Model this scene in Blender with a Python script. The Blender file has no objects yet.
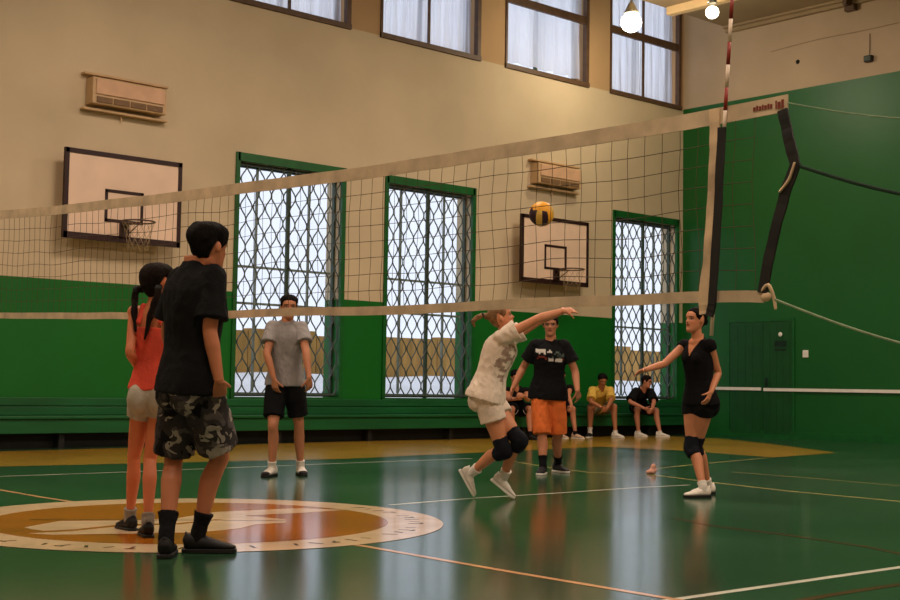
import bpy, bmesh, math, random
import numpy as np
from mathutils import Vector, Matrix, noise
random.seed(7)
C = bpy.context.scene.collection
SC = bpy.context.scene
V = Vector
UP = V((0, 0, 1))

# ------------------------------------------------------------------ helpers
def lin(h):
    if isinstance(h, str):
        h = h.lstrip('#'); h = [int(h[i:i+2], 16)/255 for i in (0, 2, 4)]
    else:
        h = [c/255 for c in h]
    return tuple((c/12.92 if c <= .04045 else ((c+.055)/1.055)**2.4) for c in h) + (1,)

def mat(name, col, rough=.6, spec=.4, var=.12, scale=6., bump=0., bscale=40., metal=0., attr=None, emit=None, stretch=None, rvar=0.):
    """procedural surface: a base colour broken up by noise, optional bump"""
    m = bpy.data.materials.new(name); m.use_nodes = True
    nt = m.node_tree; N = nt.nodes; L = nt.links
    b = N['Principled BSDF']
    b.inputs['Roughness'].default_value = rough
    b.inputs['Specular IOR Level'].default_value = spec
    b.inputs['Metallic'].default_value = metal
    tc = N.new('ShaderNodeTexCoord'); src = tc.outputs['Object']
    if stretch:
        mp = N.new('ShaderNodeMapping'); mp.inputs['Scale'].default_value = stretch
        L.new(src, mp.inputs['Vector']); src = mp.outputs['Vector']
    nz = N.new('ShaderNodeTexNoise'); nz.inputs['Scale'].default_value = scale; nz.inputs['Detail'].default_value = 4
    L.new(src, nz.inputs['Vector'])
    mx = N.new('ShaderNodeMix'); mx.data_type = 'RGBA'; mx.blend_type = 'MULTIPLY'; mx.inputs[0].default_value = 1
    cr = N.new('ShaderNodeValToRGB')
    cr.color_ramp.elements[0].position = .3; cr.color_ramp.elements[1].position = .7
    lo = 1-var*1.4; hi = 1+var*.4
    cr.color_ramp.elements[0].color = (lo, lo, lo, 1); cr.color_ramp.elements[1].color = (hi, hi, hi, 1)
    L.new(nz.outputs['Fac'], cr.inputs['Fac'])
    if attr:
        at = N.new('ShaderNodeAttribute'); at.attribute_name = attr; L.new(at.outputs['Color'], mx.inputs[6])
    else:
        mx.inputs[6].default_value = col
    L.new(cr.outputs['Color'], mx.inputs[7]); L.new(mx.outputs[2], b.inputs['Base Color'])
    if rvar:
        mr = N.new('ShaderNodeMapRange'); mr.inputs['To Min'].default_value = max(0, rough-rvar); mr.inputs['To Max'].default_value = rough+rvar
        L.new(nz.outputs['Fac'], mr.inputs['Value']); L.new(mr.outputs['Result'], b.inputs['Roughness'])
    if bump:
        n2 = N.new('ShaderNodeTexNoise'); n2.inputs['Scale'].default_value = bscale; n2.inputs['Detail'].default_value = 5
        L.new(src, n2.inputs['Vector'])
        bp = N.new('ShaderNodeBump'); bp.inputs['Strength'].default_value = bump; bp.inputs['Distance'].default_value = .02
        L.new(n2.outputs['Fac'], bp.inputs['Height']); L.new(bp.outputs['Normal'], b.inputs['Normal'])
    if emit:
        b.inputs['Emission Color'].default_value = emit[0]; b.inputs['Emission Strength'].default_value = emit[1]
    return m

def norm(v):
    v = V(v); return v.normalized() if v.length > 1e-9 else V((0, 0, 1))

class MB:
    """collects closed shapes, builds ONE mesh object"""
    def __init__(s): s.v = []; s.f = []; s.m = []
    def add(s, vs, fs, mi=0):
        o = len(s.v); s.v += [tuple(x) for x in vs]; s.f += [tuple(i+o for i in f) for f in fs]; s.m += [mi]*len(fs)
    def box(s, lo, hi, mi=0, bev=0):
        lo = [min(a, b) for a, b in zip(lo, hi)] if True else lo
        x0, y0, z0 = lo; x1, y1, z1 = hi
        if bev:
            bm = bmesh.new(); bmesh.ops.create_cube(bm, size=1)
            for v in bm.verts: v.co = V(((x0+x1)/2+v.co.x*(x1-x0), (y0+y1)/2+v.co.y*(y1-y0), (z0+z1)/2+v.co.z*(z1-z0)))
            bmesh.ops.bevel(bm, geom=bm.edges[:], offset=bev, segments=2, affect='EDGES', profile=.6)
            bm.verts.index_update(); s.add([v.co for v in bm.verts], [[v.index for v in f.verts] for f in bm.faces], mi); bm.free(); return
        s.add([(x0,y0,z0),(x1,y0,z0),(x1,y1,z0),(x0,y1,z0),(x0,y0,z1),(x1,y0,z1),(x1,y1,z1),(x0,y1,z1)],
              [(0,3,2,1),(4,5,6,7),(0,1,5,4),(1,2,6,5),(2,3,7,6),(3,0,4,7)], mi)
    def loft(s, rings, mi=0, closed=False):
        n = len(rings[0]); vs = [p for r in rings for p in r]; fs = []
        R = len(rings)
        for i in range(R if closed else R-1):
            j = (i+1) % R
            for k in range(n):
                fs.append((i*n+k, i*n+(k+1) % n, j*n+(k+1) % n, j*n+k))
        if not closed:
            fs.append(tuple(range(n-1, -1, -1))); fs.append(tuple((R-1)*n+k for k in range(n)))
        s.add(vs, fs, mi)
    def tube(s, pts, n=14, ref=None, caps=True, sub=4, mi=0):
        """pts: (pos, ru, rv); smooth path; rounded ends when caps"""
        P = [(V(p[0]), p[1], p[2] if len(p) > 2 else p[1]) for p in pts]
        out = []
        if sub > 1 and len(P) > 2:
            for i in range(len(P)-1):
                a = P[max(0, i-1)]; b = P[i]; c = P[i+1]; d = P[min(len(P)-1, i+2)]
                for k in range(sub):
                    t = k/sub
                    cr = lambda w, x, y, z: .5*((2*x)+(-w+y)*t+(2*w-5*x+4*y-z)*t*t+(-w+3*x-3*y+z)*t**3)
                    out.append((V([cr(a[0][q], b[0][q], c[0][q], d[0][q]) for q in range(3)]), b[1]+(c[1]-b[1])*t, b[2]+(c[2]-b[2])*t))
            out.append(P[-1])
        else: out = P
        if caps:
            def cap(p, q):
                d = (p[0]-q[0]).normalized(); r = min(p[1], p[2]); res = []
                for a in (35, 65, 84):
                    a = math.radians(a); res.append((p[0]+d*r*math.sin(a), p[1]*math.cos(a), p[2]*math.cos(a)))
                return res
            out = cap(out[0], out[1])[::-1] + out + cap(out[-1], out[-2])
        rings = []; ref = V(ref) if ref is not None else V((.31, .77, .13)); u = None
        for i, (p, ru, rv) in enumerate(out):
            t = (out[min(i+1, len(out)-1)][0]-out[max(i-1, 0)][0])
            t = t.normalized() if t.length > 1e-9 else UP
            if u is None: u = ref-t*ref.dot(t)
            else: u = u-t*u.dot(t)
            if u.length < 1e-6: u = V((1, 0, 0))-t*t.x
            u.normalize(); w = t.cross(u)
            rings.append([p+u*ru*math.cos(2*math.pi*k/n)+w*rv*math.sin(2*math.pi*k/n) for k in range(n)])
        s.loft(rings, mi)
    def ell(s, c, r, u=(1,0,0), v=(0,1,0), w=(0,0,1), n=16, m=10, mi=0):
        c = V(c); u = V(u); v = V(v); w = V(w); rings = []
        for i in range(m+1):
            a = -math.pi/2+math.pi*(i+.02 if i == 0 else (i-.02 if i == m else i))/m
            rings.append([c+u*r[0]*math.cos(a)*math.cos(2*math.pi*k/n)+v*r[1]*math.cos(a)*math.sin(2*math.pi*k/n)+w*r[2]*math.sin(a) for k in range(n)])
        s.loft(rings, mi)
    def poly(s, pts, z, mi=0):
        s.add([(p[0], p[1], z) for p in pts], [tuple(range(len(pts)))], mi)
    def build(s, name, mats, parent=None, smooth=False, origin=(0,0,0)):
        me = bpy.data.meshes.new(name)
        o = V(origin)
        me.from_pydata([tuple(V(v)-o) for v in s.v], [], s.f); me.update()
        if not isinstance(mats, (list, tuple)): mats = [mats]
        for m in mats: me.materials.append(m)
        if len(mats) > 1: me.polygons.foreach_set('material_index', s.m)
        if smooth: me.polygons.foreach_set('use_smooth', [True]*len(me.polygons))
        bm = bmesh.new(); bm.from_mesh(me); bmesh.ops.recalc_face_normals(bm, faces=bm.faces[:]); bm.to_mesh(me); bm.free()
        ob = bpy.data.objects.new(name, me); C.objects.link(ob)
        if parent is not None: ob.parent = parent
        else: ob.location = o
        return ob
    def skin(s, name, m, parent, origin, voxel=.008, smooth=2, fold=None, paint=None):
        """fuse the collected volumes into one continuous surface"""
        me = bpy.data.meshes.new(name+'_src'); o = V(origin)
        me.from_pydata([tuple(V(v)-o) for v in s.v], [], s.f); me.update()
        bm = bmesh.new(); bm.from_mesh(me); bmesh.ops.recalc_face_normals(bm, faces=bm.faces[:]); bm.to_mesh(me); bm.free()
        ob = bpy.data.objects.new(name, me); C.objects.link(ob)
        md = ob.modifiers.new('r', 'REMESH'); md.mode = 'VOXEL'; md.voxel_size = voxel; md.adaptivity = 0
        if smooth:
            ms = ob.modifiers.new('s', 'SMOOTH'); ms.factor = .5; ms.iterations = smooth
        dg = bpy.context.evaluated_depsgraph_get()
        nm = bpy.data.meshes.new_from_object(ob.evaluated_get(dg))
        ob.modifiers.clear(); ob.data = nm; bpy.data.meshes.remove(me); nm.name = name
        n = len(nm.vertices); co = np.empty(n*3, np.float32); nm.vertices.foreach_get('co', co); co = co.reshape(-1, 3)
        if fold:
            no = np.empty(n*3, np.float32); nm.vertices.foreach_get('normal', no); no = no.reshape(-1, 3)
            d = np.array([fold(V(c)) for c in co], np.float32); co = co+no*d[:, None]
            nm.vertices.foreach_set('co', co.astype(np.float32).ravel())
        if paint is not None:
            no = np.empty(n*3, np.float32); nm.vertices.foreach_get('normal', no); no = no.reshape(-1, 3)
            col = paint(co+np.array(o, np.float32), no)
            a = nm.color_attributes.new('Col', 'FLOAT_COLOR', 'POINT'); a.data.foreach_set('color', col.astype(np.float32).ravel())
        nm.materials.clear(); nm.materials.append(m)
        nm.polygons.foreach_set('use_smooth', [True]*len(nm.polygons)); nm.update()
        if parent is not None: ob.parent = parent
        else: ob.location = o
        return ob

def tag(o, label=None, cat=None, group=None, kind=None):
    for k, v in (('label', label), ('category', cat), ('group', group), ('kind', kind)):
        if v: o[k] = v
    return o
def empty(name, loc, label=None, cat=None, group=None):
    o = bpy.data.objects.new(name, None); o.empty_display_size = .2; C.objects.link(o); o.location = loc
    return tag(o, label, cat, group)
def copy_tree(o, parent=None):
    c = o.copy(); C.objects.link(c)
    if parent is not None: c.parent = parent
    for ch in [q for q in bpy.data.objects if q.parent == o]: copy_tree(ch, c)
    return c
def interp(x, xs, ys): return float(np.interp(x, xs, ys))

BAKE = {
  'swooshA': [[-1.085, 4.229], [-0.981, 4.299], [-0.734, 4.461], [-0.401, 4.279], [-0.039, 4.194], [0.422, 4.43], [1.103, 4.35], [1.289, 4.048], [0.883, 4.045], [0.461, 4.108], [0.463, 3.903], [0.276, 3.948], [0.147, 3.993], [-0.2, 3.921], [-0.519, 4.061], [-0.881, 3.956], [-1.065, 3.98], [-1.093, 4.099]],
  'swooshB': [[-1.204, 3.913], [-0.954, 3.873], [-0.575, 3.956], [-0.205, 3.851], [0.312, 4.003], [0.48, 4.013], [0.542, 3.733], [0.413, 3.55], [0.193, 3.585], [-0.017, 3.441], [-0.34, 3.39], [-0.773, 3.588], [-1.132, 3.77]],
  'yellow': [[0.759, 12.142], [2.396, 12.606], [6.039, 12.942], [11.752, 13.6], [14.625, 13.261], [16.019, 12.913], [16.079, 11.516], [14.716, 9.276], [13.183, 7.265], [10.99, 6.909], [11.405, 8.783], [11.088, 10.164], [8.05, 9.714], [5.301, 9.33], [3.461, 9.575], [1.197, 9.843], [-0.07, 9.723]],
  'center': [[-0.323, 7.548], [-0.183, 6.199], [0.019, 3.887], [0.131, 2.272], [0.026, 1.143], [-0.073, 0.027]],
  'side': [[-0.644, 0.108], [-0.044, 0.038], [0.789, 0.004], [1.831, -0.043], [2.872, -0.096]],
  'far': [[-0.364, 8.363], [0.522, 8.288], [1.83, 8.432], [4.798, 8.676], [6.7, 8.758]],
  'lineA': [[1.851, 4.21], [2.787, 4.307], [3.857, 4.295], [4.994, 4.332], [5.684, 4.28]],
  'lineB': [[6.517, 5.409], [6.173, 4.369], [5.888, 3.324], [5.757, 2.121], [5.552, 1.158]],
  'lineC': [[7.352, 6.084], [8.71, 6.438], [10.791, 6.871]],
  'lineD': [[6.971, 8.021], [6.37, 6.71], [6.205, 6.032], [6.517, 5.409]],
  'lineE': [[7.768, 5.27], [7.672, 4.154], [7.485, 3.074]],
  'red1': [[2.922, 2.329], [2.717, 1.786], [2.673, 1.206], [2.52, 0.55], [2.264, 0.015]],
  'red2': [[0.279, -0.335], [0.841, -0.338], [1.257, -0.359], [2.022, -0.388]],
  'lineF': [[1.524, 2.124], [1.898, 2.116], [2.244, 2.065]],
  'top': [[7.295, 2.327], [6.514, 2.285], [4.058, 2.19], [3.688, 2.187], [2.906, 2.161], [2.409, 2.144], [1.677, 2.133], [1.157, 2.128], [0.477, 2.12], [-0.054, 2.118], [-0.195, 2.121], [-0.556, 2.126]],
  'bot': [[7.216, 1.459], [4.925, 1.39], [3.613, 1.362], [2.875, 1.359], [2.081, 1.337], [1.388, 1.336], [1.142, 1.344], [0.468, 1.334], [-0.002, 1.332], [-0.388, 1.321], [-0.443, 1.317]],
  'strap': [[-0.195, 2.154], [-0.198, 1.972], [-0.185, 1.753], [-0.165, 1.49], [-0.139, 1.334], [-0.145, 1.254]],
  'black': [[-0.251, 2.08], [-0.233, 1.748], [-0.203, 1.314], [-0.187, 1.262]],
  'border': [[-0.537, 2.1], [-0.566, 1.977], [-0.599, 1.86], [-0.546, 1.74], [-0.478, 1.514], [-0.438, 1.334]],
  'ant': [[-0.299, 2.716], [-0.253, 2.163], [-0.187, 1.157]],
  'ropem': [[-0.599, 1.86], [-1.064, 1.721], [-1.306, 1.647]],
  'ropet': [[-0.556, 2.124], [-0.796, 2.072], [-1.309, 1.957]],
  'ropeb': [[-0.443, 1.317], [-0.756, 1.228], [-1.06, 1.142], [-1.301, 1.071]],
  'letters': [[-0.392, 2.138], [-0.527, 2.135]]}
# ------------------------------------------------------------------ camera
cam_d = bpy.data.cameras.new('camera'); cam = bpy.data.objects.new('camera', cam_d); C.objects.link(cam)
yaw, pitch, roll = .83351, .06492, .015815
F = V((math.cos(pitch)*math.cos(yaw), math.cos(pitch)*math.sin(yaw), math.sin(pitch)))
r0 = V((math.sin(yaw), -math.cos(yaw), 0)); u0 = r0.cross(F)
rr = r0*math.cos(roll)+u0*math.sin(roll); uu = -r0*math.sin(roll)+u0*math.cos(roll)
M = Matrix((rr, uu, -F)).transposed().to_4x4(); M.translation = V((-4.6923, -3.6454, .9244)); cam.matrix_world = M
cam_d.sensor_width = 36; cam_d.lens = 1316.36*36/900; cam_d.clip_end = 200
SC.camera = cam

# ------------------------------------------------------------------ room dimensions
W, RW, LW, FW = 13.38, 17.32, -7., -7.5        # back wall y, right wall x, left wall x, front wall y
TH = .42
HC, YB, HB = 8.33, 12.25, 9.5                  # main ceiling height, its edge, height of the window bay
LOWER = [(6.34, 8.36), (9.30, 11.29), (15.13, 17.12)]
LZ = (.70, 4.34)
UPPER = [(6.12, 8.42), (9.10, 11.38), (12.06, 14.30), (14.98, 17.20)]
UZ = (6.82, 9.2)

def wall_material(name, split=None, upper=None, green='#10651f'):
    """gloss green paint below, matt beige above, a browner beige between the high windows"""
    m = mat(name, lin('#0e6323'), rough=.42, spec=.35, var=.10, scale=.7, bump=.12, bscale=5)
    nt = m.node_tree; N = nt.nodes; L = nt.links; b = N['Principled BSDF']
    geo = N.new('ShaderNodeNewGeometry'); sp = N.new('ShaderNodeSeparateXYZ'); L.new(geo.outputs['Position'], sp.inputs[0])
    mul = [n for n in N if n.type == 'MIX'][0]
    src = None
    def step(zz, ca, cb, soft=.004):
        mr = N.new('ShaderNodeMapRange'); mr.inputs['From Min'].default_value = zz-soft; mr.inputs['From Max'].default_value = zz+soft
        L.new(sp.outputs['Z'], mr.inputs['Value'])
        mx = N.new('ShaderNodeMix'); mx.data_type = 'RGBA'; L.new(mr.outputs['Result'], mx.inputs[0])
        for c, i in ((ca, 6), (cb, 7)):
            if isinstance(c, tuple): mx.inputs[i].default_value = c
            else: L.new(c, mx.inputs[i])
        return mx.outputs[2], mr
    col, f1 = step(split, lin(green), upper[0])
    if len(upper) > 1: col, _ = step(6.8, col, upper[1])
    L.new(col, mul.inputs[6])
    ro = N.new('ShaderNodeMapRange'); ro.inputs['To Min'].default_value = .42; ro.inputs['To Max'].default_value = .85
    L.new(f1.outputs['Result'], ro.inputs['Value']); L.new(ro.outputs['Result'], b.inputs['Roughness'])
    return m
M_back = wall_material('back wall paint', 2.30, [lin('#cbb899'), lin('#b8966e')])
M_right = wall_material('right wall paint', 6.80, [lin('#b8a288')], '#165a24')
M_plain = mat('plain wall paint', lin('#cbb899'), rough=.85, var=.08, scale=.8)
M_ceil = mat('ceiling paint', lin('#9c8768'), rough=.9, var=.12, scale=1.2)
M_bay = mat('bay ceiling paint', lin('#b8a890'), rough=.9, var=.08, scale=1.2)
M_trim = mat('pale plaster trim', lin('#d8b88a'), rough=.8, var=.1, scale=3)
M_gframe = mat('green window paint', lin('#0f5a22'), rough=.45, var=.18, scale=8)
M_bframe = mat('brown window timber', lin('#5d4430'), rough=.55, var=.2, scale=9)
M_mull = mat('dark green sash paint', lin('#33483c'), rough=.5, var=.15, scale=8)
M_sash = mat('grey sash paint', lin('#7d8a84'), rough=.5, var=.15, scale=8)
M_grille = mat('weathered grey green iron', lin('#4a5650'), rough=.6, var=.25, scale=14)
M_white = mat('white gloss paint', lin('#e6e2d8'), rough=.5, var=.06, scale=8)

# floor --------------------------------------------------------------
M_floor = mat('green varnished floor', lin('#264a30'), rough=.155, spec=.5, var=.2, scale=.55, bump=.03, bscale=2.6, rvar=.05)
M_floor.node_tree.nodes['Principled BSDF'].inputs['IOR'].default_value = 1.85
M_line = mat('worn white floor paint', lin('#e8e4d2'), rough=.16, var=.2, scale=3)
M_yline = mat('worn yellow floor paint', lin('#cfc07a'), rough=.16, var=.2, scale=3)
M_pline = mat('peach floor paint', lin('#e0a878'), rough=.16, var=.2, scale=3)
M_red = mat('dull red floor paint', lin('#5a3320'), rough=.16, var=.25, scale=3)
M_ochre = mat('ochre floor border paint', lin('#a8822a'), rough=.18, var=.18, scale=1.2)
M_cream = mat('cream emblem paint', lin('#e2c09a'), rough=.15, var=.12, scale=4)
M_orange = mat('orange brown emblem paint', lin('#b0620f'), rough=.14, var=.14, scale=2)
M_inkf = mat('dark brown emblem lettering', lin('#5a3a1e'), rough=.2, var=.1, scale=5)
fb = MB()
fb.box((LW-.4, FW-.4, -.2), (RW+.4, W+.4, 0), 0)
def floor_line(pts, w, mi, z=.0012):
    n = len(pts); L = []; R = []
    for i in range(n):
        a = V(pts[max(0, i-1)]+[0]); b = V(pts[min(n-1, i+1)]+[0]); t = (b-a).normalized(); s = V((-t.y, t.x, 0))*w/2; p = V(pts[i]+[0])
        L.append(p+s); R.append(p-s)
    fb.add([(q.x, q.y, z) for q in L+R], [(i, i+1, n+i+1, n+i) for i in range(n-1)], mi)
BK = BAKE
fb.poly(BK['yellow'], .0008, 5)
floor_line([[-7, 8.52], [0, 8.48], [1.83, 8.46], [4.8, 8.62], [6.9, 8.66]], .045, 1)
floor_line([[.0, 8.6], [-.05, 6.2], [.02, 3.9], [.07, 2.27], [.02, 1.14], [0, -.02]], .05, 3, .0016)
floor_line([[-7, .02], [0, .02], [1.83, -.04], [3.4, -.1], [9, -.3]], .05, 1)
floor_line(BK['lineA'], .045, 1)
floor_line(BK['lineB'], .05, 2, .0014)
floor_line(BK['lineC'], .04, 2); floor_line(BK['lineD'], .04, 2, .0013); floor_line(BK['lineE'], .03, 2)
floor_line(BK['red1'], .05, 4); floor_line(BK['red2'], .05, 4)
def disc(cx, cy, r, z, mi, n=96): fb.poly([(cx+r*math.cos(2*math.pi*i/n), cy+r*math.sin(2*math.pi*i/n)) for i in range(n)], z, mi)
CX, CY = -.01, 4.04
disc(CX, CY, 1.68, .0024, 6); disc(CX, CY, 1.31, .0032, 7)
fb.poly(BK['swooshA'], .0040, 6); fb.poly(BK['swooshB'], .0044, 6)
floor_line([[CX-.85, CY+.6], [CX-.4, CY+.28], [CX+.1, CY-.08], [CX+.5, CY-.38]], .022, 8, .0050)
# lettering strokes round the emblem ring
for i in range(44):
    a = math.radians(150+i*5.1); g = [(.0, .9), (.35, .6), (-.3, .8), (.5, .9), (-.5, .7)][i % 5]
    c = V((CX+1.49*math.cos(a), CY+1.49*math.sin(a), 0)); rd = V((math.cos(a), math.sin(a), 0)); tg = V((-rd.y, rd.x, 0))
    if i % 11 in (5, 10): continue
    d = (rd+tg*g[0]).normalized(); s_ = V((-d.y, d.x, 0))*.010; h = .055*g[1]
    fb.add([tuple(c+d*h+s_+V((0,0,.0036))), tuple(c+d*h-s_+V((0,0,.0036))), tuple(c-d*h-s_+V((0,0,.0036))), tuple(c-d*h+s_+V((0,0,.0036)))], [(0,1,2,3)], 8)
    if i % 3 == 0:
        q = c+d*h; e = tg*.03
        fb.add([tuple(q+e+rd*.012+V((0,0,.0037))), tuple(q-e+rd*.012+V((0,0,.0037))), tuple(q-e-rd*.012+V((0,0,.0037))), tuple(q+e-rd*.012+V((0,0,.0037)))], [(0,1,2,3)], 8)
fl_o = fb.build('floor', [M_floor, M_line, M_yline, M_pline, M_red, M_ochre, M_cream, M_orange, M_inkf]); tag(fl_o, kind='structure')
for p in fl_o.data.polygons:
    pass

# back wall with openings ----------------------------------------------
def wall_with_holes(name, x0, x1, z0, z1, y0, y1, holes, m):
    xs = sorted({x0, x1, *[h[0] for h in holes], *[h[1] for h in holes]}); zs = sorted({z0, z1, *[h[2] for h in holes], *[h[3] for h in holes]})
    b = MB(); nx = len(xs)-1; nz = len(zs)-1
    solid = [[not any(h[0] <= (xs[i]+xs[i+1])/2 <= h[1] and h[2] <= (zs[j]+zs[j+1])/2 <= h[3] for h in holes) for j in range(nz)] for i in range(nx)]
    def q(*p): b.add(p, [(0,1,2,3)])
    for i in range(nx):
        for j in range(nz):
            if not solid[i][j]: continue
            a, c, d, e = xs[i], xs[i+1], zs[j], zs[j+1]
            q((a,y0,d),(c,y0,d),(c,y0,e),(a,y0,e)); q((c,y1,d),(a,y1,d),(a,y1,e),(c,y1,e))
            if i == 0 or not solid[i-1][j]: q((a,y0,d),(a,y0,e),(a,y1,e),(a,y1,d))
            if i == nx-1 or not solid[i+1][j]: q((c,y0,d),(c,y1,d),(c,y1,e),(c,y0,e))
            if j == 0 or not solid[i][j-1]: q((a,y0,d),(a,y1,d),(c,y1,d),(c,y0,d))
            if j == nz-1 or not solid[i][j+1]: q((a,y0,e),(c,y0,e),(c,y1,e),(a,y1,e))
    bm_o = b.build(name, m); tag(bm_o, kind='structure'); return bm_o
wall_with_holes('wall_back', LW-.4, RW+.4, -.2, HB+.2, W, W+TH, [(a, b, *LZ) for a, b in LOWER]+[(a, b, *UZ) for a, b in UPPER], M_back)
b = MB(); b.box((RW, FW, -.2), (RW+.4, W, HB+.2)); tag(b.build('wall_right', M_right), kind='structure')
b = MB(); b.box((LW-.4, FW-.4, -.2), (LW, W, HB+.2)); tag(b.build('wall_left', M_plain), kind='structure')
b = MB(); b.box((LW, FW-.4, -.2), (RW+.4, FW, HB+.2)); tag(b.build('wall_front', M_plain), kind='structure')
b = MB(); b.box((LW, FW, HC), (RW, YB, HC+.25)); b.box((LW, YB-.2, HC+.25), (RW, YB, HB), 0); b.box((LW, YB-.2, HB), (RW, W, HB+.2), 1)
tag(b.build('ceiling', [M_ceil, M_bay]), kind='structure')
b = MB(); b.box((RW-.10, FW, HC-.12), (RW-.002, YB, HC-.002), 0); b.box((RW-.18, FW, HC-.05), (RW-.10, YB, HC-.002), 0)
tag(b.build('trim_1', M_ceil), kind='structure')
b = MB(); b.box((15.25, 2.0, HC-.16), (15.42, 12.2, HC-.002), 0, .01); tag(b.build('trim_2', M_trim), kind='structure')
b = MB(); b.box((RW-.14, 9.3, HC-.24), (RW-.01, 9.5, HC-.12)); b.box((RW-.3, 9.36, HC-.16), (RW-.01, 9.44, HC-.05))
tag(b.build('trim_3', M_bframe), kind='structure')
# dark skirting strip at the foot of the right wall and white band across wall and door
b = MB(); b.box((RW-.02, FW, 0), (RW-.001, W-.6, .14)); tag(b.build('baseboard_right', M_gframe), kind='structure')
b = MB(); b.box((RW-.045, 11.42, .925), (RW-.03, 12.9, .985), 0); b.box((RW-.047, FW, .915), (RW-.03, 11.36, .975), 0)
tag(b.build('trim_4', M_white), kind='structure')

# glass -------------------------------------------------------------
def glass_mat():
    m = bpy.data.materials.new('window glass'); m.use_nodes = True; nt = m.node_tree; N = nt.nodes; L = nt.links
    N.remove(N['Principled BSDF']); out = N['Material Output']
    tr = N.new('ShaderNodeBsdfTransparent'); gl = N.new('ShaderNodeBsdfGlossy'); gl.inputs['Roughness'].default_value = .05
    nz = N.new('ShaderNodeTexNoise'); nz.inputs['Scale'].default_value = 3
    cr = N.new('ShaderNodeValToRGB'); cr.color_ramp.elements[0].color = (.84, .87, .9, 1); cr.color_ramp.elements[1].color = (.97, .98, 1, 1)
    L.new(nz.outputs['Fac'], cr.inputs['Fac']); L.new(cr.outputs['Color'], tr.inputs['Color'])
    mx = N.new('ShaderNodeMixShader'); mx.inputs[0].default_value = .06
    L.new(tr.outputs[0], mx.inputs[1]); L.new(gl.outputs[0], mx.inputs[2]); L.new(mx.outputs[0], out.inputs['Surface']); return m
M_glass = glass_mat()
def curtain_mat():
    m = bpy.data.materials.new('thin white curtain'); m.use_nodes = True; nt = m.node_tree; N = nt.nodes; L = nt.links
    N.remove(N['Principled BSDF']); out = N['Material Output']
    df = N.new('ShaderNodeBsdfDiffuse'); tl = N.new('ShaderNodeBsdfTranslucent'); tp = N.new('ShaderNodeBsdfTransparent')
    nz = N.new('ShaderNodeTexNoise'); nz.inputs['Scale'].default_value = 2.5
    cr = N.new('ShaderNodeValToRGB'); cr.color_ramp.elements[0].color = (.74, .75, .84, 1); cr.color_ramp.elements[1].color = (.93, .93, .97, 1)
    L.new(nz.outputs['Fac'], cr.inputs['Fac'])
    for s_ in (df, tl): L.new(cr.outputs['Color'], s_.inputs['Color'])
    m1 = N.new('ShaderNodeMixShader'); m1.inputs[0].default_value = .85; L.new(df.outputs[0], m1.inputs[1]); L.new(tl.outputs[0], m1.inputs[2])
    m2 = N.new('ShaderNodeMixShader'); m2.inputs[0].default_value = .22; L.new(m1.outputs[0], m2.inputs[1]); L.new(tp.outputs[0], m2.inputs[2])
    L.new(m2.outputs[0], out.inputs['Surface']); return m
M_curt = curtain_mat()

GR = .0115
# lower windows: green frame, deep reveal, sash bars, glass, wavy iron grille
def bar(b, p, q, w, d=None, mi=0):
    p = V(p); q = V(q); b.box((min(p.x,q.x)-w, p.y-(d or w), min(p.z,q.z)-w), (max(p.x,q.x)+w, p.y+(d or w), max(p.z,q.z)+w), mi)
for wi, (x0, x1) in enumerate(LOWER):
    z0, z1 = LZ; xm = (x0+x1)/2-.04
    root = empty('window_%d' % (wi+1), (xm, W, z0)); root['kind'] = 'structure'; O = V((xm, W, z0))
    f = MB(); t = .11
    f.box((x0-.02, W-.03, z1-.02), (x1+.02, W+.03, z1+t)); f.box((x0-.05, W-.03, z0-.05), (x0+.02, W+.03, z1+t))
    f.box((x1-.02, W-.03, z0-.05), (x1+t*.5, W+.03, z1+t)); f.box((x0-.05, W-.05, z0-.05), (x1+t*.5, W+.03, z0+.005))
    f.build('window_frame', M_gframe, root, origin=O)
    s = MB(); yg = W+.20
    for xx, w in ((x0+.02, .02), (x1-.02, .02)): s.box((xx-w, yg-.03, z0), (xx+w, yg+.03, z1))
    for zz, w in ((z0+.04, .03), (z1-.04, .04)): s.box((x0, yg-.028, zz-w), (x1, yg+.028, zz+w))
    s.build('sash', M_mull, root, origin=O)
    s = MB()
    for xa in (x0+(xm-x0)*.5, xm+(x1-xm)*.5): s.box((xa-.015, yg-.02, z0+.08), (xa+.015, yg+.02, z1-.08))
    for zz in (2.15, 2.72): s.box((x0+.08, yg-.018, zz-.018), (x1-.08, yg+.018, zz+.018))
    s.build('glazing_bar', M_sash, root, origin=O)
    g = MB(); g.box((x0+.02, yg+.005, z0+.02), (x1-.02, yg+.011, z1-.02)); g.build('pane', M_glass, root, origin=O)
    gr = MB(); n = int(round((x1-x0-.06)/.112)); dx = (x1-x0-.06)/n; per = .42; amp = dx*.47; yy = W+.06
    for i in range(n+1):
        xc = x0+.03+i*dx; sg = 1 if i % 2 == 0 else -1; pts = []
        K = int((z1-z0-.06)/per*10)
        for k in range(K+1):
            z = z0+.03+(z1-z0-.06)*k/K; a = sg*amp*math.cos(2*math.pi*(z-z0)/per)
            pts.append((V((min(max(xc+a, x0+.015), x1-.015), yy+(.008 if sg > 0 else -.008), z)), GR, GR))
        gr.tube(pts, n=5, sub=1, caps=False, ref=(1, 0, 0))
    for zz in (z0+.05, z1-.06): bar(gr, (x0+.02, yy, zz), (x1-.02, yy, zz), .012)
    gr.build('grille', M_grille, root, origin=O)
    s = MB(); xg = (x0+x1)/2; s.box((xg-.032, yy+.012, z0), (xg+.032, yy+.05, z1)); s.build('mullion', M_mull, root, origin=O)
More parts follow.
